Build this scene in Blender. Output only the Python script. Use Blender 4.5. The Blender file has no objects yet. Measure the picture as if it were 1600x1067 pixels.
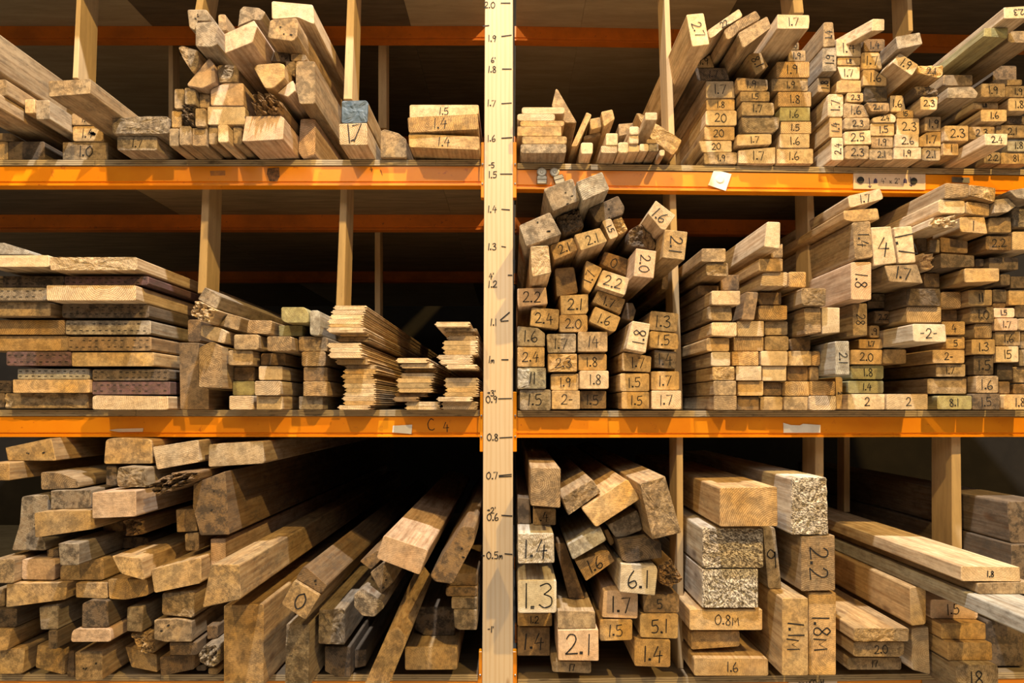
import bpy, math, random, re
from mathutils import Vector, Matrix
random.seed(11)
S = bpy.context.scene
C = S.collection

# ------------------------------------------------------------------ camera
F, TH, CY, CZ = 1050.0, 0.0963, -1.80, 0.877
cam_d = bpy.data.cameras.new('camera'); cam = bpy.data.objects.new('camera', cam_d); C.objects.link(cam)
cam_d.sensor_width = 36.0; cam_d.lens = F / 1600 * 36.0; cam_d.clip_start = 0.02
cam.location = (0, CY, CZ); cam.rotation_euler = (math.pi/2 + TH, 0, 0)
S.camera = cam
# ------------------------------------------------------------------ world, lamps, exposure
S.view_settings.view_transform = 'Standard'; S.view_settings.look = 'None'
S.view_settings.gamma = 1; S.view_settings.use_curve_mapping = False
S.view_settings.exposure = 0.0
W = bpy.data.worlds.new('world'); S.world = W; W.use_nodes = True
W.node_tree.nodes['Background'].inputs[0].default_value = (1.0, 0.88, 0.72, 1)
W.node_tree.nodes['Background'].inputs[1].default_value = 0.04
def lamp(name, loc, aim, col, power, radius, spot=150):
    l = bpy.data.lights.new(name, 'SPOT'); l.energy = power; l.color = col
    l.shadow_soft_size = radius; l.spot_size = math.radians(spot); l.spot_blend = 0.6
    o = bpy.data.objects.new(name, l); C.objects.link(o); o.location = loc
    o.rotation_euler = (Vector(aim) - Vector(loc)).to_track_quat('-Z', 'Y').to_euler()
    return o
lamp('ceiling_lamp_cool', (0.05, -1.35, 4.9), (0, 0.0, 0.9), (1.0, 0.94, 0.86), 1180, 0.06)
lamp('ceiling_lamp_warm_right', (1.75, -2.9, 4.1), (0, 0.0, 0.9), (1.0, 0.64, 0.20), 760, 0.05)
lamp('ceiling_lamp_warm_left', (-1.5, -3.1, 4.1), (0, 0.0, 0.9), (1.0, 0.66, 0.24), 420, 0.05)
a_ = bpy.data.lights.new('aisle_fill_light', 'AREA'); a_.shape = 'RECTANGLE'; a_.size = 3.6; a_.size_y = 1.0; a_.energy = 34; a_.color = (1.0, 0.88, 0.70)  # added soft fill, standing in for the room's ambient light on the end faces
a_o = bpy.data.objects.new('aisle_fill_light', a_); C.objects.link(a_o); a_o.location = (0, -3.2, 2.6)
a_o.rotation_euler = (Vector((0, 0, 1.0)) - a_o.location).to_track_quat('-Z', 'Y').to_euler()

# ------------------------------------------------------------------ helpers
def ray(u, v):
    a = (u-800)/F; b = -(v-533.5)/F
    return (a, math.cos(TH) - b*math.sin(TH), math.sin(TH) + b*math.cos(TH))
SL = 0.034          # the right-hand rack stands at a slight angle
def unp(u, v, p):   # photo point -> the point p metres in front of the rack's front plane
    r = ray(u, v); k = SL if u > 800 else 0.0
    t = (-p - CY)/(r[1] - k*r[0])
    return Vector((t*r[0], CY + t*r[1], CZ + t*r[2]))
def tag(o, label=None, cat=None, group=None, kind=None):
    if label:
        n = len(label.replace(',', ' ').split())
        if n > 16 or n < 4: print('LABEL LENGTH', n, label)
        o['label'] = label
    if cat: o['category'] = cat; o['kind'] = 'thing'
    if group: o['group'] = group
    if kind: o['kind'] = kind
    return o
def empty(name, loc=(0, 0, 0)):
    o = bpy.data.objects.new(name, None); C.objects.link(o); o.location = loc; return o
def mesh(name, vs, fs, mats, idx=None, parent=None, loc=None, rot=None):
    me = bpy.data.meshes.new(name); me.from_pydata([tuple(v) for v in vs], [], fs)
    for m in mats: me.materials.append(m)
    if idx:
        for p, i in zip(me.polygons, idx): p.material_index = i
    me.update()
    o = bpy.data.objects.new(name, me); C.objects.link(o)
    if parent: o.parent = parent
    if loc is not None: o.location = loc
    if rot is not None: o.rotation_euler = rot
    return o
def box_geo(vs, fs, x0, x1, y0, y1, z0, z1, b=0.0):
    n = len(vs)
    if b <= 0:
        vs += [(x, y, z) for z in (z0, z1) for y in (y0, y1) for x in (x0, x1)]
        fs += [tuple(n+i for i in f) for f in ((0,2,3,1),(4,5,7,6),(0,1,5,4),(2,6,7,3),(0,4,6,2),(1,3,7,5))]
        return
    prof = [(x0+b, z0), (x1-b, z0), (x1, z0+b), (x1, z1-b), (x1-b, z1), (x0+b, z1), (x0, z1-b), (x0, z0+b)]
    cx, cz = (x0+x1)/2, (z0+z1)/2
    for y, s in ((y0, 1), (y0+b, 0), (y1-b, 0), (y1, 1)):
        for x, z in prof:
            if s: x += math.copysign(b, cx-x)*0.8; z += math.copysign(b, cz-z)*0.8
            vs.append((x, y, z))
    for r in range(3):
        for i in range(8):
            j = (i+1) % 8; fs.append((n+r*8+i, n+r*8+j, n+r*8+8+j, n+r*8+8+i))
    fs.append(tuple(n+i for i in reversed(range(8)))); fs.append(tuple(n+24+i for i in range(8)))
def box(name, x0, x1, y0, y1, z0, z1, mat, parent=None, b=0.0015):
    c = ((x0+x1)/2, (y0+y1)/2, z0); vs = []; fs = []
    box_geo(vs, fs, x0-c[0], x1-c[0], y0-c[1], y1-c[1], 0, z1-z0, b)
    o = mesh(name, vs, fs, [mat], parent=parent); o.location = c
    return o

# ------------------------------------------------------------------ materials
def mat(name):
    m = bpy.data.materials.new(name); m.use_nodes = True; nt = m.node_tree
    return m, nt, nt.nodes['Principled BSDF']
class N:
    def __init__(s, nt): s.t = nt
    def __call__(s, ty, **k):
        n = s.t.nodes.new(ty)
        for a, b in k.items():
            if a.startswith('i_'): n.inputs[int(a[2:]) if a[2:].isdigit() else a[2:].replace('_', ' ')].default_value = b
            else: setattr(n, a, b)
        return n
    def L(s, a, b): s.t.links.new(a, b)
    def mix(s, fac, a, b, mode='MIX'):
        n = s.t.nodes.new('ShaderNodeMix'); n.data_type = 'RGBA'; n.blend_type = mode; n.clamp_factor = True
        for i, x in ((0, fac), (6, a), (7, b)):
            if hasattr(x, 'is_output'): s.L(x, n.inputs[i])
            else: n.inputs[i].default_value = x
        return n.outputs[2]
    def math(s, op, a, b=0.0):
        n = s.t.nodes.new('ShaderNodeMath'); n.operation = op
        for i, x in ((0, a), (1, b)):
            if hasattr(x, 'is_output'): s.L(x, n.inputs[i])
            else: n.inputs[i].default_value = x
        return n.outputs[0]
    def ramp(s, x, stops):
        n = s.t.nodes.new('ShaderNodeValToRGB'); s.L(x, n.inputs[0]); e = n.color_ramp.elements
        while len(e) < len(stops): e.new(0.5)
        for el, (p, c) in zip(e, stops):
            el.position = p; el.color = c if isinstance(c, tuple) else (c, c, c, 1)
        return n.outputs[0]
    def attr(s, name):
        n = s.t.nodes.new('ShaderNodeAttribute'); n.attribute_type = 'OBJECT'; n.attribute_name = name; return n.outputs['Fac']
def coords(n, scale, off=None):
    tc = n('ShaderNodeTexCoord'); oi = n('ShaderNodeObjectInfo')
    cmb = n('ShaderNodeCombineXYZ')
    n.L(n.math('MULTIPLY', oi.outputs['Random'], 17.3), cmb.inputs[0])
    n.L(n.math('MULTIPLY', oi.outputs['Random'], 31.7), cmb.inputs[1])
    n.L(n.math('MULTIPLY', oi.outputs['Random'], 53.1), cmb.inputs[2])
    add = n('ShaderNodeVectorMath', operation='ADD'); n.L(tc.outputs['Object'], add.inputs[0]); n.L(cmb.outputs[0], add.inputs[1])
    return tc.outputs['Object'], add.outputs[0], oi
def vscale(n, v, sc):
    m = n('ShaderNodeVectorMath', operation='MULTIPLY'); n.L(v, m.inputs[0]); m.inputs[1].default_value = sc; return m.outputs[0]
def noise(n, v, scale, det=4, rough=0.6, out=0):
    t = n('ShaderNodeTexNoise'); t.inputs['Scale'].default_value = scale; t.inputs['Detail'].default_value = det
    t.inputs['Roughness'].default_value = rough; n.L(v, t.inputs['Vector']); return t.outputs[out]

def wood_end():
    m, nt, bs = mat('sawn_end_grain'); n = N(nt)
    raw, off, oi = coords(n, 1)
    # growth rings round a pith that sits somewhere off each end
    ang = n.math('MULTIPLY', oi.outputs['Random'], 44.0)
    cmb = n('ShaderNodeCombineXYZ')
    n.L(n.math('MULTIPLY', n.math('SINE', ang), n.math('ADD', 0.012, n.math('MULTIPLY', oi.outputs['Random'], 0.07))), cmb.inputs[0]); n.L(n.math('MULTIPLY', n.math('COSINE', ang), 0.06), cmb.inputs[2])
    ad = n('ShaderNodeVectorMath', operation='ADD'); n.L(raw, ad.inputs[0]); n.L(cmb.outputs[0], ad.inputs[1])
    w = n('ShaderNodeTexWave', wave_type='RINGS', rings_direction='Y'); n.L(vscale(n, ad.outputs[0], (1, 0.02, 1)), w.inputs[0])
    w.inputs['Scale'].default_value = 68; w.inputs['Distortion'].default_value = 2.6; w.inputs['Detail'].default_value = 3; w.inputs['Detail Scale'].default_value = 1.2
    rings = n.math('MULTIPLY', n.math('POWER', w.outputs['Fac'], 2.2), n.math('ADD', n.math('MULTIPLY', n.attr('rings'), 0.70), 0.06))
    # saw scratches, at a slant of their own on each end
    rot = n('ShaderNodeVectorRotate', rotation_type='Y_AXIS'); n.L(off, rot.inputs['Vector']); n.L(n.math('MULTIPLY', oi.outputs['Random'], 91.0), rot.inputs['Angle'])
    saw = noise(n, vscale(n, rot.outputs[0], (520, 30, 38)), 1.0, 3, 0.7)
    fine = noise(n, off, 420, 5, 0.8)
    blotch = noise(n, off, 26, 4, 0.62)
    big = noise(n, off, 11, 2, 0.5)
    hv = n('ShaderNodeHueSaturation'); n.L(oi.outputs['Color'], hv.inputs['Color'])
    n.L(n.math('ADD', 0.76, n.math('MULTIPLY', blotch, 0.7)), hv.inputs['Value'])
    n.L(n.math('ADD', 0.7, n.math('MULTIPLY', big, 0.6)), hv.inputs['Saturation'])
    c = n.mix(rings, hv.outputs[0], n.mix(1.0, hv.outputs[0], (0.42, 0.27, 0.15, 1), 'MULTIPLY'))
    c = n.mix(n.math('MULTIPLY', n.ramp(saw, [(0.35, 0.0), (0.75, 1.0)]), 0.30), c, n.mix(1.0, c, (1.5, 1.5, 1.5, 1), 'MULTIPLY'))
    c = n.mix(n.math('MULTIPLY', n.ramp(fine, [(0.50, 0.0), (0.70, 1.0)]), 0.42), c, n.mix(1.0, c, (0.45, 0.38, 0.30, 1), 'MULTIPLY'))
    c = n.mix(n.ramp(noise(n, off, 75, 9, 0.82), [(0.36, 1.0), (0.56, 0.0)]), c, n.mix(n.math('ADD', 0.22, n.math('MULTIPLY', n.attr('dirt'), 1.0)), c, (0.16, 0.11, 0.07, 1)))
    c = n.mix(n.ramp(noise(n, off, 17, 3, 0.6), [(0.40, 0.0), (0.64, 0.28)]), c, n.mix(1.0, c, (0.92, 0.70, 0.44, 1), 'MULTIPLY'))
    # grime
    g = n.math('MULTIPLY', n.ramp(noise(n, off, 38, 7, 0.75), [(0.46, 0.0), (0.57, 1.0)]), n.math('ADD', n.attr('dirt'), 0.05))
    c = n.mix(g, c, (0.045, 0.036, 0.03, 1))
    # heavy dark speckle on the coarse saw-cut ones
    sp = n.math('MULTIPLY', n.ramp(noise(n, vscale(n, rot.outputs[0], (1.5, 1, 0.8)), 190, 5, 0.8), [(0.47, 0.0), (0.57, 1.0)]), n.attr('speckle'))
    c = n.mix(sp, c, (0.10, 0.072, 0.05, 1))
    n.L(c, bs.inputs['Base Color']); bs.inputs['Roughness'].default_value = 0.85; bs.inputs['Specular IOR Level'].default_value = 0.2
    h = n.math('ADD', n.math('ADD', n.math('MULTIPLY', saw, 0.8), n.math('MULTIPLY', fine, 0.8)), n.math('MULTIPLY', sp, -1.6))
    b = n('ShaderNodeBump'); b.inputs['Strength'].default_value = 0.8; b.inputs['Distance'].default_value = 0.0015
    n.L(h, b.inputs['Height']); n.L(b.outputs[0], bs.inputs['Normal'])
    return m
def wood_side():
    m, nt, bs = mat('long_grain_faces'); n = N(nt)
    raw, off, oi = coords(n, 1)
    gr = noise(n, vscale(n, off, (150, 5, 150)), 1.0, 5, 0.65)
    gr2 = noise(n, vscale(n, off, (34, 1.3, 34)), 1.0, 3, 0.5)
    fine = noise(n, vscale(n, off, (600, 60, 600)), 1.0, 3, 0.7)
    kn = n('ShaderNodeTexVoronoi'); kn.inputs['Scale'].default_value = 1.0; n.L(vscale(n, off, (13, 5.2, 13)), kn.inputs['Vector'])
    knot = n.ramp(kn.outputs['Distance'], [(0.05, 1.0), (0.16, 0.0)])
    hv = n('ShaderNodeHueSaturation'); n.L(oi.outputs['Color'], hv.inputs['Color'])
    n.L(n.math('ADD', 0.48, n.math('MULTIPLY', gr2, 1.1)), hv.inputs['Value']); hv.inputs['Saturation'].default_value = 0.92
    c = n.mix(n.ramp(gr, [(0.42, 0.0), (0.68, 0.75)]), hv.outputs[0], n.mix(1.0, hv.outputs[0], (0.5, 0.36, 0.24, 1), 'MULTIPLY'))
    c = n.mix(n.math('MULTIPLY', knot, 0.7), c, (0.13, 0.065, 0.03, 1))
    c = n.mix(n.ramp(noise(n, vscale(n, off, (30, 16, 30)), 1.0, 5, 0.7), [(0.40, 0.0), (0.70, 0.55)]), c, n.mix(1.0, c, (0.55, 0.47, 0.38, 1), 'MULTIPLY'))
    g = n.math('MULTIPLY', n.ramp(noise(n, vscale(n, off, (60, 20, 60)), 1.0, 7, 0.75), [(0.47, 0.0), (0.66, 0.85)]), n.math('ADD', 0.22, n.attr('dirt')))
    c = n.mix(g, c, (0.075, 0.062, 0.05, 1))
    n.L(c, bs.inputs['Base Color']); bs.inputs['Roughness'].default_value = 0.8; bs.inputs['Specular IOR Level'].default_value = 0.25
    b = n('ShaderNodeBump'); b.inputs['Strength'].default_value = 0.4; b.inputs['Distance'].default_value = 0.0008
    n.L(n.math('ADD', gr, n.math('MULTIPLY', fine, 0.5)), b.inputs['Height']); n.L(b.outputs[0], bs.inputs['Normal'])
    return m
END = wood_end(); SIDE = wood_side()

def plain(name, col, rough=0.7, metal=0.0):
    m, nt, bs = mat(name); bs.inputs['Base Color'].default_value = (*col, 1)
    bs.inputs['Roughness'].default_value = rough; bs.inputs['Metallic'].default_value = metal
    return m
INK = plain('marker_ink', (0.006, 0.006, 0.010), 0.8)
INKB = plain('violet_pencil', (0.07, 0.05, 0.13), 0.6)
HOLE = plain('nail_hole_dark', (0.012, 0.009, 0.007), 0.9)
def noisy(name, c1, c2, scale, rough=0.6, stretch=(1, 1, 1), bump=0.0, c3=None, lo=0.4, hi=0.65):
    m, nt, bs = mat(name); n = N(nt); raw, off, oi = coords(n, 1)
    v = vscale(n, off, stretch)
    c = n.mix(n.ramp(noise(n, v, scale, 6, 0.65), [(lo, 0.0), (hi, 1.0)]), (*c1, 1), (*c2, 1))
    if c3: c = n.mix(n.ramp(noise(n, v, scale*7, 5, 0.75), [(0.62, 0.0), (0.70, 1.0)]), c, (*c3, 1))
    n.L(c, bs.inputs['Base Color']); bs.inputs['Roughness'].default_value = rough
    if bump:
        b = n('ShaderNodeBump'); b.inputs['Strength'].default_value = bump; b.inputs['Distance'].default_value = 0.001
        n.L(noise(n, v, scale*4, 4, 0.6), b.inputs['Height']); n.L(b.outputs[0], bs.inputs['Normal'])
    return m
ORANGE = noisy('orange_rack_paint', (0.80, 0.26, 0.003), (0.86, 0.31, 0.006), 6, 0.34, (1, 1, 1), 0.03, (0.55, 0.13, 0.01))
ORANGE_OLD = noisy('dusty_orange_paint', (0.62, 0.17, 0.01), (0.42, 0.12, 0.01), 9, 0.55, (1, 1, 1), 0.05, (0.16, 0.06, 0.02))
PLY = noisy('plywood_face', (0.17, 0.125, 0.075), (0.26, 0.195, 0.12), 5, 0.8, (1, 7, 1), 0.2, (0.09, 0.06, 0.035))
PLY2 = noisy('pale_plywood_face', (0.30, 0.24, 0.16), (0.38, 0.31, 0.21), 5, 0.8, (1, 6, 1), 0.2, (0.2, 0.15, 0.09))
PLY3 = noisy('dark_plywood_face', (0.075, 0.055, 0.035), (0.12, 0.088, 0.055), 6, 0.85, (1, 7, 1), 0.2)
CONC = noisy('concrete_floor', (0.23, 0.21, 0.18), (0.32, 0.30, 0.26), 8, 0.8)
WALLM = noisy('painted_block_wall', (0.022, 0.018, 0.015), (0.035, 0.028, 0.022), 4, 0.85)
PAPER = noisy('crumpled_paper', (0.84, 0.82, 0.80), (0.74, 0.70, 0.66), 30, 0.5, (1, 1, 1), 0.12)
PAPERP = noisy('pinkish_card', (0.80, 0.62, 0.47), (0.72, 0.53, 0.38), 40, 0.6, (1, 1, 1), 0.1)
STEEL = noisy('dull_galvanised_steel', (0.45, 0.42, 0.36), (0.3, 0.27, 0.22), 60, 0.4); STEEL.node_tree.nodes['Principled BSDF'].inputs['Metallic'].default_value = 0.8
def ply_edge():
    m, nt, bs = mat('plywood_edge_layers'); n = N(nt); raw, off, oi = coords(n, 1)
    sx = n('ShaderNodeSeparateXYZ'); n.L(raw, sx.inputs[0])
    wv = n.math('SINE', n.math('ADD', n.math('MULTIPLY', sx.outputs[2], 1150.0), n.math('MULTIPLY', noise(n, vscale(n, off, (9, 9, 60)), 1.0, 3), 2.2)))
    c = n.mix(n.ramp(wv, [(0.30, 0.0), (0.75, 1.0)]), (0.46, 0.36, 0.22, 1), (0.20, 0.14, 0.08, 1))
    c = n.mix(n.ramp(noise(n, vscale(n, off, (22, 22, 160)), 1.0, 6, 0.7), [(0.52, 0.0), (0.68, 0.8)]), c, (0.07, 0.05, 0.03, 1))
    n.L(c, bs.inputs['Base Color']); bs.inputs['Roughness'].default_value = 0.85
    return m
PLYEDGE = ply_edge()
POSTM, nt, bs = mat('planed_pine_post'); n = N(nt); raw, off, oi = coords(n, 1)
_w = n('ShaderNodeTexWave', wave_type='BANDS', bands_direction='X'); n.L(vscale(n, raw, (1, 1, 0.05)), _w.inputs[0])
_w.inputs['Scale'].default_value = 26; _w.inputs['Distortion'].default_value = 3.5; _w.inputs['Detail'].default_value = 2; _w.inputs['Detail Scale'].default_value = 3
c = n.mix(n.math('MULTIPLY', n.ramp(_w.outputs['Fac'], [(0.45, 0.0), (1.0, 1.0)]), 0.5), (0.55, 0.43, 0.29, 1), (0.46, 0.31, 0.17, 1))
c = n.mix(n.ramp(noise(n, vscale(n, off, (14, 14, 1.2)), 1.0, 5, 0.6), [(0.45, 0.0), (0.75, 0.6)]), c, (0.50, 0.36, 0.21, 1))
kn = n('ShaderNodeTexVoronoi'); n.L(vscale(n, off, (16, 16, 5)), kn.inputs['Vector']); kn.inputs['Scale'].default_value = 1
c = n.mix(n.ramp(kn.outputs['Distance'], [(0.04, 0.8), (0.11, 0.0)]), c, (0.28, 0.15, 0.06, 1))
n.L(c, bs.inputs['Base Color']); bs.inputs['Roughness'].default_value = 0.6
DIVM = noisy('rough_sawn_divider', (0.55, 0.40, 0.22), (0.42, 0.30, 0.17), 7, 0.8, (6, 6, 0.6), 0.3, (0.26, 0.18, 0.10))

# ------------------------------------------------------------------ handwriting
def cr(pts, k=5):
    if len(pts) < 3: return list(pts)
    out = []; P = [pts[0]] + list(pts) + [pts[-1]]
    for i in range(1, len(P)-2):
        for j in range(k):
            t = j/k; a, b, c, d = P[i-1], P[i], P[i+1], P[i+2]
            out.append(tuple(0.5*((2*b[q]) + (-a[q]+c[q])*t + (2*a[q]-5*b[q]+4*c[q]-d[q])*t*t + (-a[q]+3*b[q]-3*c[q]+d[q])*t**3) for q in (0, 1)))
    out.append(pts[-1]); return out
G = {
 '0': (.62, [cr([(.35,1),(.05,.75),(.02,.3),(.28,0),(.55,.25),(.58,.7),(.35,1)])]),
 '1': (.22, [[(.14,1),(.09,0)]]),
 '2': (.62, [cr([(.05,.78),(.2,.98),(.45,.95),(.52,.7),(.32,.35),(.0,.03)]) + [(.0,.03),(.6,.06)]]),
 '3': (.58, [cr([(.05,.9),(.35,1),(.5,.8),(.2,.55)]) + cr([(.2,.55),(.5,.42),(.5,.12),(.22,0),(.0,.12)])]),
 '4': (.62, [[(.3,1),(.02,.36),(.6,.42)], [(.45,.72),(.4,-.05)]]),
 '5': (.56, [cr([(.08,.95),(.06,.55),(.35,.6),(.5,.35),(.35,.05),(.0,.05)]), [(.08,.95),(.52,1)]]),
 '6': (.56, [cr([(.35,1),(.08,.6),(.02,.2),(.25,0),(.5,.18),(.4,.42),(.06,.3)])]),
 '7': (.56, [[(.0,.93),(.55,.98),(.2,0)]]),
 '8': (.54, [cr([(.42,.85),(.25,1),(.06,.82),(.2,.58),(.45,.3),(.35,.02),(.08,.06),(.05,.3),(.3,.55),(.45,.78),(.42,.85)])]),
 '9': (.52, [cr([(.45,.8),(.25,1),(.03,.75),(.2,.52),(.45,.68),(.46,.85),(.42,.4),(.35,0)])]),
 '.': (.2, [[(.02,.12),(.14,.12)], [(.02,.05),(.14,.05)]]), '-': (.4, [[(.03,.48),(.35,.5)]]), ' ': (.3, []),
 'M': (.75, [[(.02,0),(.08,.75),(.33,.3),(.6,.78),(.66,0)]]), 'm': (.5, [cr([(.02,0),(.05,.4),(.2,.45),(.22,.1),(.3,.45),(.45,.4),(.46,0)])]),
 'V': (.8, [[(.12,.95),(.22,0)], [(.3,.1),(.42,.15)], [(.45,.08),(.8,1),(.35,.88)]]),
 'C': (.62, [cr([(.55,.9),(.3,1),(.03,.6),(.1,.12),(.4,0),(.6,.12)])]),
 'x': (.5, [[(.03,.5),(.42,0)], [(.42,.5),(.03,0)]]), '"': (.26, [[(.05,1),(.05,.8)], [(.18,1),(.18,.8)]]), "'": (.14, [[(.05,1),(.05,.8)]]),
 '>': (.45, [[(.0,.5),(.42,.5)], [(.25,.62),(.42,.5),(.25,.38)]]), '~': (.6, [cr([(.0,.5),(.2,.62),(.35,.42),(.55,.55)])]),
}
def strokes(text):
    x = 0; out = []
    for ch in text:
        w, ss = G.get(ch, G['-'])
        jx, jy, jr = random.uniform(-.02, .02), random.uniform(-.05, .05), random.uniform(-.07, .07)
        for s in ss: out.append([(x + a + jr*(b-.5) + jx, b + jy) for a, b in s])
        x += w + .13
    return out, x - .13
def ribbons(sts, w, y):
    vs = []; fs = []
    for s in sts:
        n0 = len(vs)
        for i, p in enumerate(s):
            a = s[max(i-1, 0)]; b = s[min(i+1, len(s)-1)]
            dx, dz = b[0]-a[0], b[1]-a[1]; l = math.hypot(dx, dz) or 1
            nx, nz = -dz/l*w/2, dx/l*w/2
            ex = (dx/l*w*.35 if i == len(s)-1 else (-dx/l*w*.35 if i == 0 else 0)); ez = (dz/l*w*.35 if i == len(s)-1 else (-dz/l*w*.35 if i == 0 else 0))
            ww = 0.82 + 0.3*random.random()
            vs += [(p[0]+nx*ww+ex, y, p[1]+nz*ww+ez), (p[0]-nx*ww+ex, y, p[1]-nz*ww+ez)]
        for i in range(len(s)-1): fs.append((n0+2*i, n0+2*i+1, n0+2*i+3, n0+2*i+2))
    return vs, fs
def write(name, text, cx, cz, h, cw, parent, y, m=None, maxw=None, pen=0.0028):
    sts, w = strokes(text); s = h
    if maxw and w*s > maxw: s = maxw/w
    sts = [[((a-w/2)*s, (b-.5)*s) for a, b in st] for st in sts]
    a = math.radians(cw); ca, sa = math.cos(a), math.sin(a)
    sts = [[(cx + x*ca + z*sa, cz - x*sa + z*ca) for x, z in st] for st in sts]
    vs, fs = ribbons(sts, pen, y)
    return mesh(name, vs, fs, [m or INK], parent=parent)

# ------------------------------------------------------------------ floor, wall behind, rack
fl = box('floor', -8, 8, -6, 4.2, -0.06, 0.0, CONC, b=0); tag(fl, kind='structure')
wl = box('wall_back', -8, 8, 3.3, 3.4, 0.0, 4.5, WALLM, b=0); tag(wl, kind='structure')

def zat(u, v, p=0.0): return unp(u, v, p).z
Z = {  # deck top height, left and right rack
 'L': [zat(450, 250), zat(450, 640), zat(450, 1052)],
 'R': [zat(1200, 260), zat(1200, 641), zat(1200, 1054)]}
PT = 0.0175
ZTOP = Z['L'][0] + (Z['L'][0] - Z['L'][1])
for k in 'LR': Z[k] = [ZTOP] + Z[k]
XM0, XM1 = unp(755.5, 533, 0.03).x, unp(801.5, 533, 0.03).x
XL0 = -2.2; XR1 = 2.2
racks = {}
for side in 'LR':
    r = empty('storage_rack', (0, 0, 0)); racks[side] = r
    tag(r, 'orange steel storage rack, ' + ('left' if side == 'L' else 'right') + ' of the measuring post', 'rack', 'orange storage racks')
    x0, x1 = (XL0, XM0-0.006) if side == 'L' else (XM1+0.007, XR1)
    ang = 0 if side == 'L' else SL
    for i, zt in enumerate(Z[side]):
        bh = 0.050
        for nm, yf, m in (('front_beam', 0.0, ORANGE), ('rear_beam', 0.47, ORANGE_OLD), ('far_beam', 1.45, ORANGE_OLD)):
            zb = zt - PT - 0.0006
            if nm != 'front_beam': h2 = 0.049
            else: h2 = bh
            # C-shaped channel profile: flat face, groove near the foot, turned lip
            prof = [(0, zb), (0, zb-h2+0.008), (0.004, zb-h2+0.006), (0.004, zb-h2+0.003), (0, zb-h2+0.001), (0, zb-h2-0.004), (0.035, zb-h2-0.004), (0.035, zb)]
            vs = [(x, yf + dy, z) for x in (x0, x1) for dy, z in prof]; k = len(prof)
            fs = [tuple(range(k)), tuple(reversed(range(k, 2*k)))] + [(i2, k+i2, k+(i2+1) % k, (i2+1) % k) for i2 in range(k)]
            vs = [(x, y + (x*ang), z) for x, y, z in vs]
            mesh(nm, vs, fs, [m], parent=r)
    # connector plates and uprights beside the measuring post
    xc = XM0 if side == 'L' else XM1
    for i, (ya, yb) in enumerate([(0, 0), (222, 309), (612, 706), (1018, 1110)]):
        if i == 0: continue
        za, zb2 = zat(780, ya, 0.004), zat(780, yb, 0.004)
        if side == 'L': box('beam_connector', xc-0.010, xc+0.01, -0.004, 0.02, zb2, za, ORANGE, r)
        else: box('beam_connector', xc-0.01, xc+0.010, -0.004, 0.02, zb2, za, ORANGE, r)
        hx = xc + (-0.006 if side == 'L' else 0.006)
        for q in (0.25, 0.6): box('rivet', hx-0.0025, hx+0.0025, -0.0065, -0.003, zb2+(za-zb2)*q-0.0025, zb2+(za-zb2)*q+0.0025, STEEL, r, 0.0008)
    xa, xb = (XM0+0.003, XM0+0.036) if side == 'L' else (XM1-0.036, XM1-0.003)
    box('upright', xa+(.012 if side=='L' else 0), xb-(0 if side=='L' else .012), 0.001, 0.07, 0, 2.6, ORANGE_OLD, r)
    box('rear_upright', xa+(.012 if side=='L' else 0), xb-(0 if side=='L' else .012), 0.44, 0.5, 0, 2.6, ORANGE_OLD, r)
    # plywood decks: sheets laid side by side, front run and rear run
    for i, zt in enumerate(Z[side]):
        tag_d = ('overhead', 'top', 'middle', 'bottom')[i]
        dk = empty('shelf_deck', (0, 0, zt-PT))
        tag(dk, 'weathered plywood deck of the %s shelf, %s of the measuring post' % (tag_d, 'left' if side == 'L' else 'right'), 'shelf', 'plywood shelf decks')
        cuts = {('L', 0): [-2.2, -1.28, -0.36, -0.06], ('L', 1): [-2.2, -1.15, -0.21, -0.06], ('L', 2): [-2.2, -1.0, -0.06], ('L', 3): [-2.2, -0.9, -0.06],
                ('R', 0): [0.03, 0.245, 0.75, 2.2], ('R', 1): [0.03, 0.9, 2.2], ('R', 2): [0.03, 1.1, 2.2], ('R', 3): [0.03, 0.8, 2.2]}[(side, i)]
        cuts[-1 if side == 'L' else 0] = (XM0-0.012) if side == 'L' else (XM1+0.012)
        for j in range(len(cuts)-1):
            a, b2 = cuts[j]+0.0002, cuts[j+1]-0.0002
            for y0, y1 in ((-0.004, 0.528), (0.529, 1.55), (1.551, 2.6)):
                dark = [PLY, PLY2, PLY, PLY3][(i*3+j*2+(side == 'R')+int(y0*3)) % 4]
                if side == 'L' and i == 0: dark = (PLY2, PLY3, PLY2)[j] if y0 < 0.2 else (PLY2, PLY3, PLY3)[j]
                if i in (1, 2) and y0 < 0.2: dark = PLY3 if (side == 'R' or j == 0) else PLY
                if side == 'R' and i == 0: dark = (PLY2, PLY2, PLY3)[j]
                vs = []; fs = []; xm = (a+b2)/2
                box_geo(vs, fs, a-xm, b2-xm, y0, y1, 0, PT, 0.001)
                vs = [(x, y + (x+xm)*ang*(1 if y0 < 0.2 else 1), z) for x, y, z in vs]
                idx = [0]*len(fs)
                me = mesh('plywood_sheet', vs, fs, [dark, PLYEDGE], parent=dk)
                for pl in me.data.polygons:
                    if abs(pl.normal.z) < 0.5: pl.material_index = 1
                me.location = (xm, 0, 0)

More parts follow.
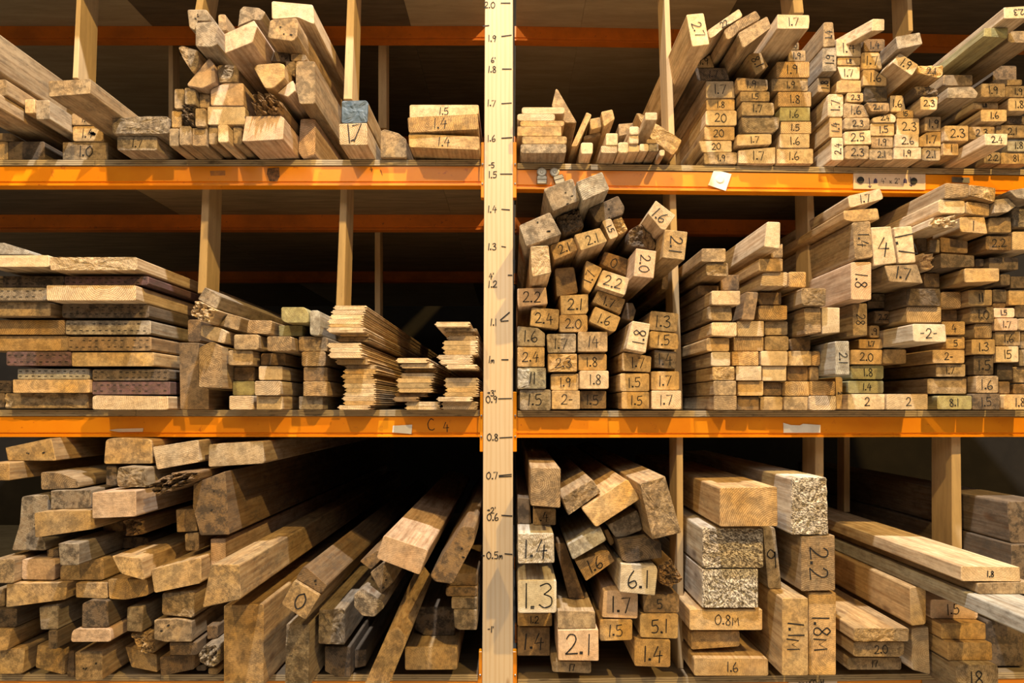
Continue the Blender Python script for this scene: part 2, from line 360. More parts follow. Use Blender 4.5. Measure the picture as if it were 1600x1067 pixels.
# measuring post
mp = empty('measuring_post', (0.5*(XM0+XM1), -0.015, 0))
tag(mp, 'tall pale pine post marked in metres and feet, fixed to the rack upright', 'post')
vs = []; fs = []; hw = (XM1-XM0)/2
box_geo(vs, fs, -hw, hw, -0.015, 0.008, 0.0, 2.5, 0.0015)
mesh('post_board', vs, fs, [POSTM], parent=mp)
def postmark(t, u, v, hpx, name='height_mark'):
    q = unp(u, v, 0.03); write(name, t, q.x-mp.location.x, q.z, hpx/620, 0, mp, -0.0158, pen=0.0024)
for t, u, v in (('2.0', 765, 8), ('1.9', 769, 60), ('1.8', 769, 108), ('1.7', 768, 161), ('1.6', 768, 216), ('1.5', 770, 273), ('1.4', 769, 327), ('1.3', 769, 385),
                ('1.2', 770, 444), ('1.1', 771, 503), ('1m', 768, 562), ('0.9', 768, 624), ('0.8', 770, 683), ('0.7', 769, 743), ('0.6', 770, 808), ('0.5m', 773, 867)):
    postmark(t, u, v, 11)
for t, u, v in (("6'", 771, 94), ("-5", 768, 258), ("4'", 768, 431), (">3'", 768, 614), (">2'", 768, 797), ("-1'", 767, 983)):
    postmark(t, u, v, 9, 'foot_mark')
def tick(u0, v0, u1, v1):
    a, b = unp(u0, v0, 0.03), unp(u1, v1, 0.03)
    vs, fs = ribbons([[(a.x-mp.location.x, a.z), (b.x-mp.location.x, b.z)]], 0.003, -0.0158); mesh('tick_line', vs, fs, [INK], parent=mp)
for u0, v0, u1, v1 in ((783, 5, 797, 5), (784, 57, 799, 55), (785, 108, 799, 108), (784, 162, 799, 161), (784, 216, 800, 215), (782, 272, 800, 272), (784, 327, 796, 328),
                       (784, 385, 790, 386), (794, 430, 800, 430), (782, 500, 796, 488), (783, 502, 794, 501), (784, 562, 794, 562), (779, 623, 799, 622.5), (781, 684, 800, 683),
                       (780, 743, 799, 741), (780, 745, 799, 744), (784, 805, 800, 806), (789, 865, 800, 866), (755, 41, 764, 40), (753, 868, 757, 868)):
    tick(u0, v0, u1, v1)

# divider posts: front face (top left/right, bottom left/right in photo points), standing just behind the front beam
def divider(u0t, u1t, vt, u0b, u1b, vb, label, p=-0.045, depth=0.085, zt=None, zb=None, m=None, group='timber dividers between the compartments'):
    A, B, C2, D = unp(u0t, vt, p), unp(u1t, vt, p), unp(u0b, vb, p), unp(u1b, vb, p)
    zt = A.z if zt is None else zt; zb = C2.z if zb is None else zb
    def ext(P, Q, z): k = (z-P.z)/(Q.z-P.z); return P.x + (Q.x-P.x)*k
    xs = [ext(A, C2, zb), ext(B, D, zb), ext(B, D, zt), ext(A, C2, zt)]; zs = [zb, zb, zt, zt]
    cx = sum(xs)/4; y0 = A.y
    vs = [(x-cx, 0, z-zb) for x, z in zip(xs, zs)]; b = 0.0015
    f = [(x + math.copysign(b, -x), 0, z + (b if z < 0.1 else -b)) for x, _, z in vs]
    vs = f + [(x, b, z) for x, _, z in vs] + [(x, depth, z) for x, _, z in vs]
    fs = [(0,1,2,3)] + [(i, 4+i, 4+(i+1) % 4, (i+1) % 4) for i in range(4)] + [(4+i, 8+i, 8+(i+1) % 4, 4+(i+1) % 4) for i in range(4)] + [(11,10,9,8)]
    o = mesh('divider_post', vs, fs, [m or DIVM]); o.location = (cx, y0, zb)
    bm_fix(o)
    tag(o, label, 'post', group); return o
import bmesh
def bm_fix(o):
    bm = bmesh.new(); bm.from_mesh(o.data); bmesh.ops.recalc_face_normals(bm, faces=bm.faces); bm.to_mesh(o.data); bm.free()
DATA = r"""
!tlc|top left corner pile
@A
-200,205,-5,445|12|t||uppermost, side streaked with light|
-120,490,40,592|10|t||second from top, end cut off by frame|
-220,575,-5,668|14|t||nail-holed, third from top, leaning out|holes
50,855,275,990|4|d||rounded dark end on the shelf floor|
-150,870,46,990|4|y||on shelf floor at the frame edge|
-150,822,66,862|3|t||thin, above the leftmost floor timber|
135,612,214,700|6|y||short square end between two larger ones|
222,618,305,738|9|g||square end right of the short one|
!tlt|top shelf, left part
@A
#lower stack|b
385,875,665,992|5|t|1.0||
415,775,690,872|6|y|1.4#||blot
440,700,700,772|1|t|1.4||
#end
298,500,560,487,555,578,300,598|22|t||wide plank overhanging the 1.4 stack|L1.2
#pair near divider|b
722,838,970,930|14|g|1.7||
690,718,1037,825|10|g||speckled, rough|rough1
#end
!tjh|top left jumbled heap
@B
848,650,962,648,958,950,880,978,832,905|9|k|||lower right upright ringed;rings
838,378,958,642|10|t|||upright above the ringed one
530,718,740,712,768,730,758,862,505,875|17|k|||wide pale end low in middle
575,590,680,575,760,640,740,708,585,706|14|b|||crumbling rotten end with holes;rough7
592,583,640,550,822,498,835,560,790,600,700,566|12|k|||splintered slanting blade over the rotten end
283,657,525,770|15|w|||pale end, lower of the middle two
312,510,515,652|16|k|||pinkish end, upper of the middle two
57,793,116,905|10|t|||bottom row, first small end
119,773,190,900|13|t|||bottom row, second small proud end
195,790,287,905|10|t|||bottom row, third small end
289,778,354,893|9|t|||bottom row, fourth small end
357,768,420,880|12|w|||bottom row, fifth small proud end
425,780,506,890|9|t|||bottom row, sixth small end
72,680,135,790|9|y|||second row, left small end
138,648,212,770|13|d|||knotted rotten little end, second row;rough5
217,668,281,782|9|t|||second row, right small end
88,548,149,672|9|t|||third row, left small end
151,530,218,645|12|g|||third row, middle small proud end
223,545,307,665|9|t|||third row, right small end
165,492,300,352,332,395,345,505,260,545,170,530|12|k|||three-sided wedge end at left
345,405,370,398,500,405,540,388,572,440,575,508,345,508|6|t|||broad ragged-topped end in middle;rough2
578,420,600,398,735,388,770,400,768,485,700,545,648,545|8|y|||rounded slab end, mid right
775,378,833,378,835,490,776,498|8|t|||narrow end between slab and upright
110,290,130,280,235,310,242,400,200,450,135,350|13|t|||pointed end leaning out at left;rough1
167,58,285,58,303,82,303,128,214,128,214,190,180,170|8|g|||upper left, behind square end;holes
218,140,340,133,356,160,352,278,320,290,218,288|17|g|||square grey end, upper left
360,88,405,88,412,190,360,190|6|t|||narrow end right of the square pair
480,165,492,60,515,38,610,48,650,75,625,125,575,122,480,160|4|g|||rounded weathered end at top middle
398,208,580,125,600,162,570,262,400,330|19|k|||big pale slanting end near top
680,122,845,110,852,150,845,230,820,255,663,235|14|t|||end with two cracks, upper right;holes
688,5,945,28,952,150,850,105,690,118|7|w|||topmost broad board, lit from right
668,262,800,262,800,385,668,378|8|d|||nail-holed dark square end;holes
808,292,905,292,905,376,808,376|2|t|||recessed end beside dark square one
!tmp|top shelf by measuring post
@C
108,712,270,706,272,835,112,832|12|w|V%1.6||below blue one;rings
124,578,262,575,278,590,272,706,122,708|7|u|||painted blue on its end, chipped;rough1
347,755,370,742,450,765,495,800,498,907,347,907|1|t|||knotty slant-cornered block end, alone
#stack of three|b
508,768,922,785,922,862,512,845|12|y|1.4||
502,675,905,655,912,742,510,762|9|y|1.4||rings
515,602,912,602,912,655,515,678|6|w|1.5||
#end
!trp|top shelf, right of measuring post
@D
#small left stack|b
92,890,375,945|9|g|||
102,842,378,888|8|y|||
68,780,345,840|9|y|||
90,746,362,780|7|y|||
72,703,305,745|9|w|||
100,662,365,702|6|w|||
#end
285,655,310,548,322,552,445,765,405,800|-4|t|||thin dark plank leaning behind small stack
500,692,533,708,405,980,372,978|5|y|||thin plank leaning out, left of battens
478,815,690,765,697,805,485,862|1|t|||long batten lying aslant over the others
698,765,810,757,812,815,700,842|-2|t|||broad end at back of batten cluster
520,735,585,722,605,785,525,802|4|y|||small square end resting on slanted batten, left
590,690,660,675,675,735,607,783|6|y|||small square end resting on slanted batten, right
465,880,540,880,538,952,465,952|7|w|||single square batten end, standing alone
#batten cluster floor|b
590,900,690,900,690,945,590,945|8|w|||
693,878,758,945|8|w|||
760,895,825,938|8|w|||
827,888,884,935|8|w|||
886,888,945,935|8|g|||
#end
620,823,693,898|9|w|||batten end on the leftmost floor battens
765,780,825,832|9|w|||upper of two stacked little batten ends
762,836,822,887|9|w|||lower of two stacked little batten ends
862,692,938,692,938,742,864,742|12|w|||batten jutting forward and up;dir-0.1,1,-0.32;L0.19
950,925,985,925,982,965,950,965|4|w|||thin square end by leaning slab
872,858,935,858,935,886,872,886|5|t|||flat end under jutting batten
805,700,830,698,1090,865,1062,930,1030,960,900,858|4|y|||slab leaning against divider;dir0,1,0;rough1
!tr1|top shelf, first marked pile
@E
#left column|l
238,940,442,1012|6|t|1.9||
205,870,408,868,410,938,225,940|8|w|20||
240,782,437,865|6|y|20||
248,680,440,775|7|w|20||
252,612,428,680|5|y|1.8||
250,500,447,605|9|w|1.7||
180,420,388,418,395,492,200,498|9|d|1.7||rings
190,340,380,332,388,416,180,418|9|y|1.9||
#end
128,90,235,80,272,275,165,290|16|w|2.7@72%.8||stands on edge at top left
258,188,455,52,478,98,360,170,300,225,270,240|13|w|22@-32||slanting fan, first
355,175,558,63,590,112,450,190,385,265|13|t|||slanting fan, second, ringed end;rings
447,205,628,98,655,168,478,300|14|t|||slanting fan, third, lowest
490,325,570,288,635,408,560,460|4|y|8.1@62||small tilted end below fan
#middle column|m
450,928,678,908,678,1012,450,1008|9|w|1.7||
440,830,655,825,655,890,440,900|7|w|1.7||
465,717,705,722,700,792,660,822,480,818|10|g|||rings
470,628,670,634,672,712,470,712|8|t|1.7||
462,565,643,625|5|t|1.5||
438,478,630,490,633,555,600,564,445,560|6|t|1.9||
#end
#right column|r
688,918,912,1010|6|w|1.6||
705,826,890,912|5|w|1.6||
712,750,900,824|5|w|1.5||rings
700,662,893,746|6|o|1.6||
695,566,900,658|7|y|1.8||rings
655,486,880,562|6|t|1.9||
685,380,890,478|9|y|1.9||rings
675,310,865,378|6|t|1.9||
640,260,825,308|4|t|20||
690,88,888,92,890,130,885,178,692,178|16|w|1.7||
!tr2|top shelf, second marked pile
@F
#edgewise column|l
235,850,318,990|9|w|2.4@-90||
222,725,308,848|8|y|1.4@-90||
212,580,308,722|8|w|1.7@-90||
150,478,225,570|4|t|1.8@-90||
178,297,265,292,265,440,180,443|8|g|1.9@-90||
185,137,245,135,258,285,182,292|9|t|1.4@-90||
#second column|m
320,897,466,983|5|t|2.3||
315,813,475,802,483,890,318,893|9|w|2.5||
315,727,470,798|6|t|2.3||
315,632,480,652,480,722,312,728|7|t|1.6||
330,572,435,630|3|y|2.3||
265,505,300,492,428,497,430,568,268,572|7|y|||
268,405,440,410,435,490,300,490|10|w|1.7||
272,355,415,403|4|y|1.8||
265,240,435,240,435,348,265,348|11|w|1.4||
#third column|r
468,918,617,988|5|t|2.1||
480,842,622,915|5|t|1.9||
475,762,630,838|9|y|1.5||
485,728,610,700,635,725,630,756,490,756|8|w|2.4||
482,690,595,690,595,698,482,726|3|d|||
450,632,590,634,595,688,480,688|6|t|2.M||
437,535,580,628|4|n|||black-stained;rough1
430,430,576,528|6|y|1.6||
422,322,583,425|9|y|1.7||
435,240,565,318|3|b|1.4||
#end
490,115,563,117,563,188,525,192,487,190|14|w|||batten lying on top, pointing back left;dir-0.5,1,0.0;L0.16
#fourth column|e
622,910,790,983|9|w|1.9||
628,828,775,908|7|w|2.6||
637,730,777,832|8|w|2.3||
635,700,690,674,785,690,778,728,640,728|4|y|15||rings
598,588,772,690|9|w|1.6||
!tr3|top shelf third pile
@G
78,226,228,199,245,272,92,305|15|g|||topmost tilted weathered end
100,325,222,402,178,468,57,386|13|w|1.9@30||diamond-tilted under the topmost
#left column|l
240,910,358,993|6|t|2.1||
222,848,270,817,375,812,375,905,222,905|6|y|1.7||
258,720,372,810|4|t|1.9||
232,595,388,595,388,680,232,680|9|w|2.3||
190,532,330,540,345,590,200,590|4|d|||rough3
205,405,372,405,372,460,350,480,215,452|10|y|2.1||rough2
#second column|r
372,878,490,960|1|y|1||
380,775,528,870|6|w|2.3||
400,540,550,533,588,575,575,605,395,605|13|g|||
372,462,553,528|0|t|||
#end
628,825,770,825,768,914,632,914|26|w|2.4||juts far out, low
627,150,773,150,770,235,622,225|20|o|||long, jutting from top, greenish end
745,45,910,35,910,112,750,115|24|w|2.3@180%.8||highest, at the frame edge
775,190,940,190,940,265,775,262|16|t|||beside the greenish-ended one
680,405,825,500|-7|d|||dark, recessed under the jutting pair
#third column|m
625,940,725,1010|3|t|2.2||
532,782,690,860|1|t|2.3||
605,676,765,750|9|w|1.6||
555,632,710,672|0|t|1.8||
605,515,755,600|7|t|1.9||
#edge column|e
730,942,910,1012|3|y|81||
770,860,910,935|5|c|1.8||
700,772,910,850|2|t|2.1||
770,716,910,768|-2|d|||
775,605,910,685|6|w|1.8||
755,530,910,600|4|t|1.9||
680,490,860,526|1|t|||
!ml1|middle shelf, far left
@H
#wide plank stack, left|l
20,945,365,1007|3|t|||rough2
52,888,372,943|6|y|||
72,843,372,886|4|c|||dash
25,772,296,830|6|r|||dash
-60,706,285,768|3|y|||
-60,640,270,700|4|y|||rings
-60,565,210,623|7|t|||
-60,505,190,558|6|g|||dash
-60,457,265,503|2|d|||dash
-60,370,205,418|11|w|||
#wide plank stack, right|r
384,960,400,954,700,958,700,1017,384,1012|7|w|||
375,897,708,950|5|r|||dash
373,845,706,892|5|d|||dash
298,775,640,832|6|y|||
282,710,630,768|6|b|||dash
272,642,628,700|6|g|||dash
258,572,620,630|6|d|||dash
192,495,565,558|13|w|||rings
268,458,620,493|6|r|||dash
208,378,570,432|13|w|||rough1
-60,892,48,943|0|d|||dash
-60,945,18,1005|0|d|||
#end
@H
-60,318,15,318,120,350,120,366,-60,366|-14|c|||pale grey sheet end behind the wide planks
!ml2|middle shelf, left of centre
@I
88,468,225,470,225,780,295,790,295,935,95,935|4|b|||tall edgewise board beside planks
225,505,310,460,385,495,388,785,225,780|10|t|||weathered ringed end with peaked top;rings
148,308,240,308,240,465,148,465|0|b|||small brown recessed end
205,170,355,245,330,255,285,335,190,290,160,255|14|w|||frayed, broken-off fibrous end;rough6
268,82,385,148,345,238,218,165|12|g|||uppermost tilted board with grey end
368,248,520,290,498,385,338,340|8|t|||tilted end right of frayed one
570,312,735,315,720,412,555,400|8|t|||dark-ringed end on the tilted run;rings
245,342,425,372,402,475,232,435|9|w|||pale tilted end below the frayed one
#stout column next to peaked one|l
435,838,605,942|7|w|||rings
443,735,610,834|4|o|||
445,632,615,733|3|b|||
428,518,600,625|8|t|||
468,412,640,516|9|t|||
#middle column|m
625,840,805,942|7|w|||
612,735,790,835|9|w|||rings
640,632,805,728|6|w|||
655,528,825,625|4|b|||
698,425,870,526|10|t|||rings
780,340,945,422|4|o|||
797,222,960,222,985,260,985,330,830,330,797,310|9|o|||
#right column by divider|r
920,842,1085,937|4|g|||
950,738,1118,840|6|t|||rings
952,640,1118,735|5|b|||
938,530,1105,632|5|t|||rings
918,425,1120,527|5|t|||
#end
990,245,1060,243,1070,300,1065,420,990,415|8|c|||grey rounded end on right column
!ml3|middle shelf, cladding, left stack
@J
#profiled boards|x
165,770,395,803|6|w|||tg
205,740,435,770|6|y|||tg
195,709,435,739|6|w|||tg
205,680,435,708|6|w|||tg
215,650,435,679|6|w|||tg
200,619,430,649|6|w|||tg
205,587,440,618|6|y|||tg
190,554,415,586|6|y|||tg
205,517,445,552|6|y|||tg
217,490,440,515|5|t|||tg
150,450,390,486|6|y|||tg
100,404,345,440|9|w|||tg
105,371,335,403|9|w|||tg
90,337,330,370|9|w|||tg
160,292,390,328|5|t|||tg
175,264,380,290|6|y|||tg
90,229,360,263|9|w|||tg
100,205,345,228|9|y|||tg
95,172,345,204|9|w|||tg
110,140,350,171|9|w|||tg
120,108,360,139|9|w|||tg
135,77,370,107|9|w|||tg
!ml4|middle shelf, cladding, short middle stack
@J
#profiled boards|x
632,778,880,808|6|w|||tg
635,745,880,777|6|w|||tg
548,712,730,744|7|b|||tg
560,683,790,711|5|b|||tg
582,652,830,681|6|w|||tg
572,615,820,650|6|w|||tg
572,582,835,613|6|w|||tg
600,547,845,580|6|w|||tg
630,514,860,545|4|y|||tg
600,476,840,511|8|w|||tg
570,442,800,475|9|w|||tg
!ml5|middle shelf, cladding beside measuring post
@J
#profiled boards|x
885,777,1135,808|6|w|||tg
885,745,1140,776|6|w|||tg
852,712,1105,743|8|w|||tg
900,681,1145,711|6|w|||tg
915,649,1165,680|6|w|||tg
905,614,1160,648|6|w|||tg
905,580,1150,613|6|w|||tg
915,487,1140,518|10|w|||tg
870,453,1105,486|10|w|||tg
855,420,1105,452|10|w|||tg
900,387,1150,419|9|w|||tg
890,354,1145,386|9|w|||tg
895,321,1150,353|9|w|||tg
925,288,1160,320|8|w|||tg
912,257,1115,287|8|y|||tg
900,225,1135,256|9|t|||tg
840,190,1090,224|12|w|||tg
!mr1|middle shelf, jumbled pile
@L
250,205,485,118,555,292,430,335,322,385|15|g|||topmost big weathered block, nail hole;holes
508,150,715,68,775,205,562,300|17|c|||pale grey ringed end at very top;rings
582,320,815,208,895,350,885,405,675,475|7|d|||dark block below ringed end;holes
338,395,530,318,588,362,620,450,540,530,410,565|9|d|||charred cracked end in middle;rough4
55,495,300,388,395,565,110,660|15|g|||weathered block at upper left;holes
292,628,480,558,532,685,335,772|8|y|2.1@-22||tilted, left of the other 2.1
495,568,698,512,757,620,548,695|11|w|2.1@-16||tilted, broad, beside other 2.1
712,460,785,435,848,578,780,612|8|w|1.5@65||narrow slanting end
792,440,870,420,925,530,852,573|6|y|||splintered end behind the narrow 1.5;rough3
145,660,290,652,312,872,158,905|18|w|||speckled saw-cut end at left;rough1
340,835,492,822,525,1030,355,1060|3|b|||cracked brown end, recessed
590,770,720,835,620,1028,565,990|6|y|1.7@-68||upended, in the middle
735,700,940,765,905,888,700,798|2|b|0@15||dim, above the 2.2
722,845,935,915,898,1050,672,975|10|w|2.2@16||tilted in middle
935,470,1035,468,1125,507,1198,480,1180,692,918,655|6|d|||dark end with dished top;rough3
1142,295,1300,415,1205,550,1080,400|15|w|1.6@42||diamond-tilted at upper right
1215,525,1395,545,1370,770,1195,750|16|y|2.1@96||upright, nearest divider
985,675,1147,698,1125,915,965,900|14|k|2.0@96||upright, left of upright 2.1
1180,862,1325,875,1325,1000,1180,1000|-9|y|||dim board under the upright pair
@M
32,5,270,-5,283,125,50,150|9|k|2.2||above tight columns at far left
905,118,960,118,985,180,960,262,865,240|3|d|||small dark wedge end right of 1.7
155,153,375,170,365,328,142,300|5|y|2.4||over first column
690,5,905,80,860,208,640,110|6|y|1.7@18||tilted, below tilted 2.2
660,145,865,232,815,360,612,265|6|y|1.6@20||tilted, lowest of the tilted ones
#first column|l
62,805,308,972|5|g|1.5||
32,632,270,800|6|c|11||rough2
20,470,258,626|6|y|2.4||
40,302,205,317,262,362,260,465,28,462|5|g|1.6||
#second column|m
316,815,540,962|5|y|2-||
303,680,530,812|4|y|1.9||
285,522,518,665|5|y|2.3||rough2
275,365,508,362,508,512,285,515|5|g|1.7||
#third column|r
542,815,748,958|3|b|1.5||
538,657,768,800|6|w|1.8||
527,522,752,655|4|y|1.8||
525,348,758,505|6|t|14||
375,212,600,350|5|y|2.0||
383,60,605,48,605,180,590,205,388,212|5|y|2.1||
#fourth column|e
870,825,1090,960|6|y|1.5||
858,678,1090,820|6|y|1.5||
878,512,1108,530,1100,668,875,657|6|y|1.7||
955,260,1098,285,1062,515,905,485|11|w|1.8@-84||
#column against divider|d
1108,815,1345,962|6|w|1.7||
1105,662,1328,810|5|y|1.7||
1130,490,1312,507,1300,645,1130,630|4|d|1.4||
1095,340,1318,362,1320,490,1090,472|5|y|1.5||
1100,180,1325,202,1310,352,1080,332|5|t|1.3||
!mr2|middle shelf, unmarked pile
@N
#first column|l
212,932,328,1005|8|t|||rings
210,857,325,930|8|t|||
205,785,317,854|8|y|||rough1
198,711,295,782|8|w|||
175,640,290,708|8|y|||
200,562,328,562,328,632,200,628|10|w|||
182,480,300,478,305,553,185,550|9|t|||
200,402,345,472|13|w|||
130,375,235,440|4|b|||
172,260,285,260,287,330,172,325|14|t|||rough1
150,188,272,256|12|t|||
#end
375,407,438,410,415,550,352,548|9|b|||brown batten set upright between columns
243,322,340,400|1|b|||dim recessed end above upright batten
#second column|m
332,937,440,1007|5|b|||
332,858,462,932|6|y|||
325,783,453,855|7|w|||
305,709,438,780|7|y|||rings
312,635,463,706|6|y|||rings
330,555,465,632|7|w|||
#third column|r
447,937,563,1007|5|y|||
462,862,568,932|4|b|||
457,783,578,857|6|w|||
450,706,585,780|7|w|||
470,631,590,704|6|t|||
468,552,585,626|5|t|||
438,476,583,548|7|y|||rings
440,410,553,472|3|b|||
#fourth column|e
568,937,693,1005|6|t|||
572,860,695,933|6|y|||rings
583,785,693,857|4|b|||
590,706,705,780|6|y|||
594,632,700,704|4|b|||
#fifth column|d
696,933,830,1005|7|w|||rings
697,858,825,930|6|y|||rings
697,785,815,856|5|y|||
707,706,820,780|6|y|||rings
#end
668,486,752,483,755,612,672,625|11|t|||upended ringed end, left of upended pale end;rings
757,483,848,483,848,612,760,620|11|w|||upended pale end
655,388,780,388,778,478,655,475|11|t|||speckled broad end on upended pair;rough1
590,306,678,306,678,385,590,385|7|y|||ringed end right of the wide one;rings
460,308,587,308,583,378,445,378|12|w|||wide ringed end in middle;rings
440,240,560,303|10|y|||end beneath the big topmost one
552,165,560,165,560,236,500,236,500,192,550,192|7|t|||narrow strip behind the topmost one
480,52,548,55,546,190,465,180|18|w|||large pale topmost, jutting upward left
!mr3|middle shelf, mixed pile
@O
305,170,545,115,570,190,320,258|13|w|1.7@-8||uppermost left, tilted
272,278,525,260,540,345,480,380,280,348|15|y|||second from top, rounded corners
335,365,470,352,492,620,360,640|15|t|1.4@90||edgewise, upper
328,657,478,655,478,935,330,935|15|k|1.8@90||edgewise, below the 1.4
475,402,622,394,665,662,500,685|15|w|4@5||creamy upright, centre
640,402,775,390,805,660,680,668|12|w|1.7@78%1.5||upright beside the creamy one
575,682,815,674,860,812,610,800|12|t|1.7@10||broad, under the upright pair
1022,74,1198,82,1193,178,1018,188|16|t|||dark-ringed, topmost centre;rings
1207,86,1395,110,1388,214,1203,165|12|y|||speckled, topmost right of ringed;rough1
972,195,1168,206,1168,300,972,296|14|w|||second layer, left of two pale ends
1177,212,1348,225,1346,318,1177,300|12|y|||second layer, right of two pale ends
915,332,1112,312,1105,400,905,402|17|w|||frayed pale end, third layer;rough4
1127,327,1310,322,1335,450,1132,435|8|y|1||third layer, dim
1342,330,1505,325,1510,440,1342,440|6|t|||plain weathered end, third layer
1370,200,1525,180,1550,240,1480,290,1358,300|11|g|||rounded end near right frame
1490,130,1700,95,1700,205,1545,185|14|g|||highest at right frame edge
1515,258,1560,240,1700,235,1700,400,1525,400|5|g|||rough dark end at right frame;rough2
1322,462,1508,462,1508,570,1322,566|8|b|2.2||fourth layer
1515,432,1700,432,1700,565,1515,568|8|w|||fourth layer, at right frame edge
990,592,1235,608,1238,690,990,700|9|d|||dark weathered broad end
830,592,938,600,938,715,862,715|9|w|||frayed little end beside broken edge;rough5
805,482,900,482,900,575,830,575|3|d|||dim square end, left of grey one
906,492,982,492,982,588,906,588|4|g|||grey end in shadow behind disc mark
986,472,1188,500,1188,592,990,584|3|b|||brown end in shadow
1345,622,1560,622,1560,712,1345,712|2|d|||dark end behind, right of centre
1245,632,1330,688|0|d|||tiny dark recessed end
1165,702,1420,702,1420,798,1165,806|16|y|||clean honey end jutting, centre
868,737,980,737,980,842,868,842|3|b|||brown end under frayed one
1430,746,1500,828|1|d|||dark end above the 11, left
1506,762,1640,848|1|d|||dark end above the 11, right
@P
712,52,970,52,973,184,712,180|9|d|||sooty broad end, centre;rough1
712,190,975,190,975,308,712,308|9|w|||ringed broad end under sooty one;rings
757,320,1005,324,1017,458,765,455|18|s|-2-||jutting whitish block
302,168,412,165,413,410,305,412|9|t|28@90||edgewise dirty, left
168,452,275,450,280,708,172,705|14|c|2.1@90||edgewise flaked whitish
172,722,248,725,250,968,180,968|6|y|2@90||edgewise, on shelf floor
#left column|l
268,852,553,970|9|w|2||
268,752,538,845|6|o|1.4||
290,634,538,740|5|o|1.8||
290,516,528,626|6|y|2.0||
350,436,560,508|4|y|1.7||
430,332,573,424|3|y|.9||
467,202,608,320|1|b|2.2||rough2
418,147,598,200|0|d|||
450,90,598,145|-2|d|||
#end
532,512,708,620|2|y|||plain end behind whitish block
#centre column|m
562,852,873,970|10|w|2||
870,735,1166,850|4|t|||
935,625,1158,720|5|t|1.7||
910,517,1152,618|6|y|2-||
1012,420,1153,510|5|y|5||
980,302,1155,402|6|y|4||
978,206,1095,298|2|b|||
975,77,1153,200|5|y|||rings
#column right of centre|r
945,865,1208,968|6|o|8.1||
1240,714,1408,845|6|t|1.6||
1222,557,1390,707|5|d|1.5||
1206,437,1383,551|6|y|1.3||
1226,317,1382,430|5|t|||rings
1196,192,1375,310|6|t|1.0||rough1
1182,62,1360,180|5|t|11||
#second column from frame|d
1213,850,1420,970|6|d|1.5||
1412,757,1495,850|4|b|||
1400,620,1515,745|4|n|||
1390,490,1562,610|6|w|15||
1386,378,1575,485|5|t|1.6||
1378,278,1555,370|6|k|1.7||
1370,200,1533,272|5|k|1.5||
1365,160,1485,198|2|b|||
1366,47,1510,158|3|d|||
#edge column|e
1450,855,1680,970|7|y|1.8||
1520,776,1680,850|2|b|||
1520,645,1680,766|2|t|||
1567,515,1680,640|3|g|||
1578,378,1680,510|3|t|||
1558,280,1680,370|4|t|||
1537,180,1680,272|3|d|||
1487,62,1650,178|5|y|||
!bl1|bottom shelf, left heap
@Q
38,192,385,118,428,310,75,375|6|y|||topmost left board, holes along its side;holes
-80,305,70,305,70,440,-80,440|11|y|||wide end at frame edge, near top
800,135,860,112,1145,130,1160,312,785,315|5|y|||top row, second large end
1155,187,1500,132,1512,300,1188,358|6|w|||top row, tilted third end
307,378,430,380,500,400,590,440,600,495,310,512|7|t|||arc-ringed end beneath the topmost;rings
803,328,882,328,882,482,803,482|4|d|||narrow dim end left of moulding
888,345,930,335,1108,345,1115,492,885,488|9|g|||moulding with dowel-like knot;rough2
1135,470,1300,382,1495,372,1480,445,1200,552|12|b|||rotten crumbling end, bark-like;rough8
383,518,688,512,688,662,383,668|9|g|||end with one bright stripe
697,532,1030,517,1030,713,697,728|16|k|||clean pinkish large end
163,562,376,545,376,690,250,690,260,885,340,890,345,970,88,970,150,760|8|g|||tall dark-faced slab at left
257,686,385,672,770,665,775,798,265,874|12|y|||broad end under striped one
780,735,930,735,930,862,780,862|3|b|||dim end under pinkish one
940,727,1078,730,1078,850,950,868|7|b|||ragged split end under pinkish one;rough5
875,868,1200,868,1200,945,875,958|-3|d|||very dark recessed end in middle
1332,660,1478,655,1495,825,1340,832|4|y|||small end right, with pen tick;
1398,842,1505,835,1508,970,1405,975|4|t|||narrow end left of tall slabs
@S
97,66,325,52,330,145,95,160|5|w|||top row, rightmost end
35,182,60,172,165,170,183,445,62,448,30,330|11|b|||tall slab with three knife cuts;holes;L2.4
68,462,168,460,168,600,70,600|6|k|||upright end below tall slab;L2.2
105,570,225,570,232,715,70,752|24|y|||squared beam jutting far out;L2.2
160,742,328,735,326,1086,160,1086|13|y|||huge upright end at its right side;L2.2
@R
427,-5,580,-5,578,155,440,158|15|g|||charcoal square end jutting
120,112,402,112,403,266,110,260|11|k|||pale end left of charcoal one
-60,112,105,110,100,288,-60,290|8|t|||tan end at frame edge, mid height
342,40,425,40,425,96,345,96|4|t|||small end above and left of charcoal one
442,162,758,98,765,268,440,274|9|y|||honey end under charcoal one
817,85,1038,102,1063,268,885,215|14|y|||angled end with shaded right side
1098,192,1478,98,1478,288,1107,366|11|y|||long sloping end near tall slabs
47,290,493,287,480,408,42,466|10|y|||long low end, centre left
-60,335,33,325,33,460,-60,462|5|t|||short end at frame edge, lower half
556,287,785,285,788,400,556,402|6|y|||low end right of long low one
792,258,1080,258,1088,378,802,432|9|y|||tilted low end in middle
-40,478,122,475,122,610,-40,615|5|d|||dark end at frame edge, lower half
287,462,428,440,425,628,297,630|11|g|||weathered blunt end with lifted corner
603,440,660,412,793,418,795,618,600,618|12|d|||near-black block with vertical crack
935,465,1055,462,1042,648,930,640|11|g|||weathered square end, lower middle
1190,358,1428,345,1425,545,1188,520|9|t|||speckled end above channelled one;rough1
1132,560,1300,552,1410,570,1410,718,1215,720,1132,700|13|t|||channelled end with vertical grooves;holes
355,634,420,632,420,772,355,770|9|d|||small dark end under weathered blunt one
525,650,550,625,812,625,815,718,518,720|11|k|||pinkish flat end with frayed edge
957,655,1130,645,1130,808,1050,800|6|y|||split firewood-like end;rough4
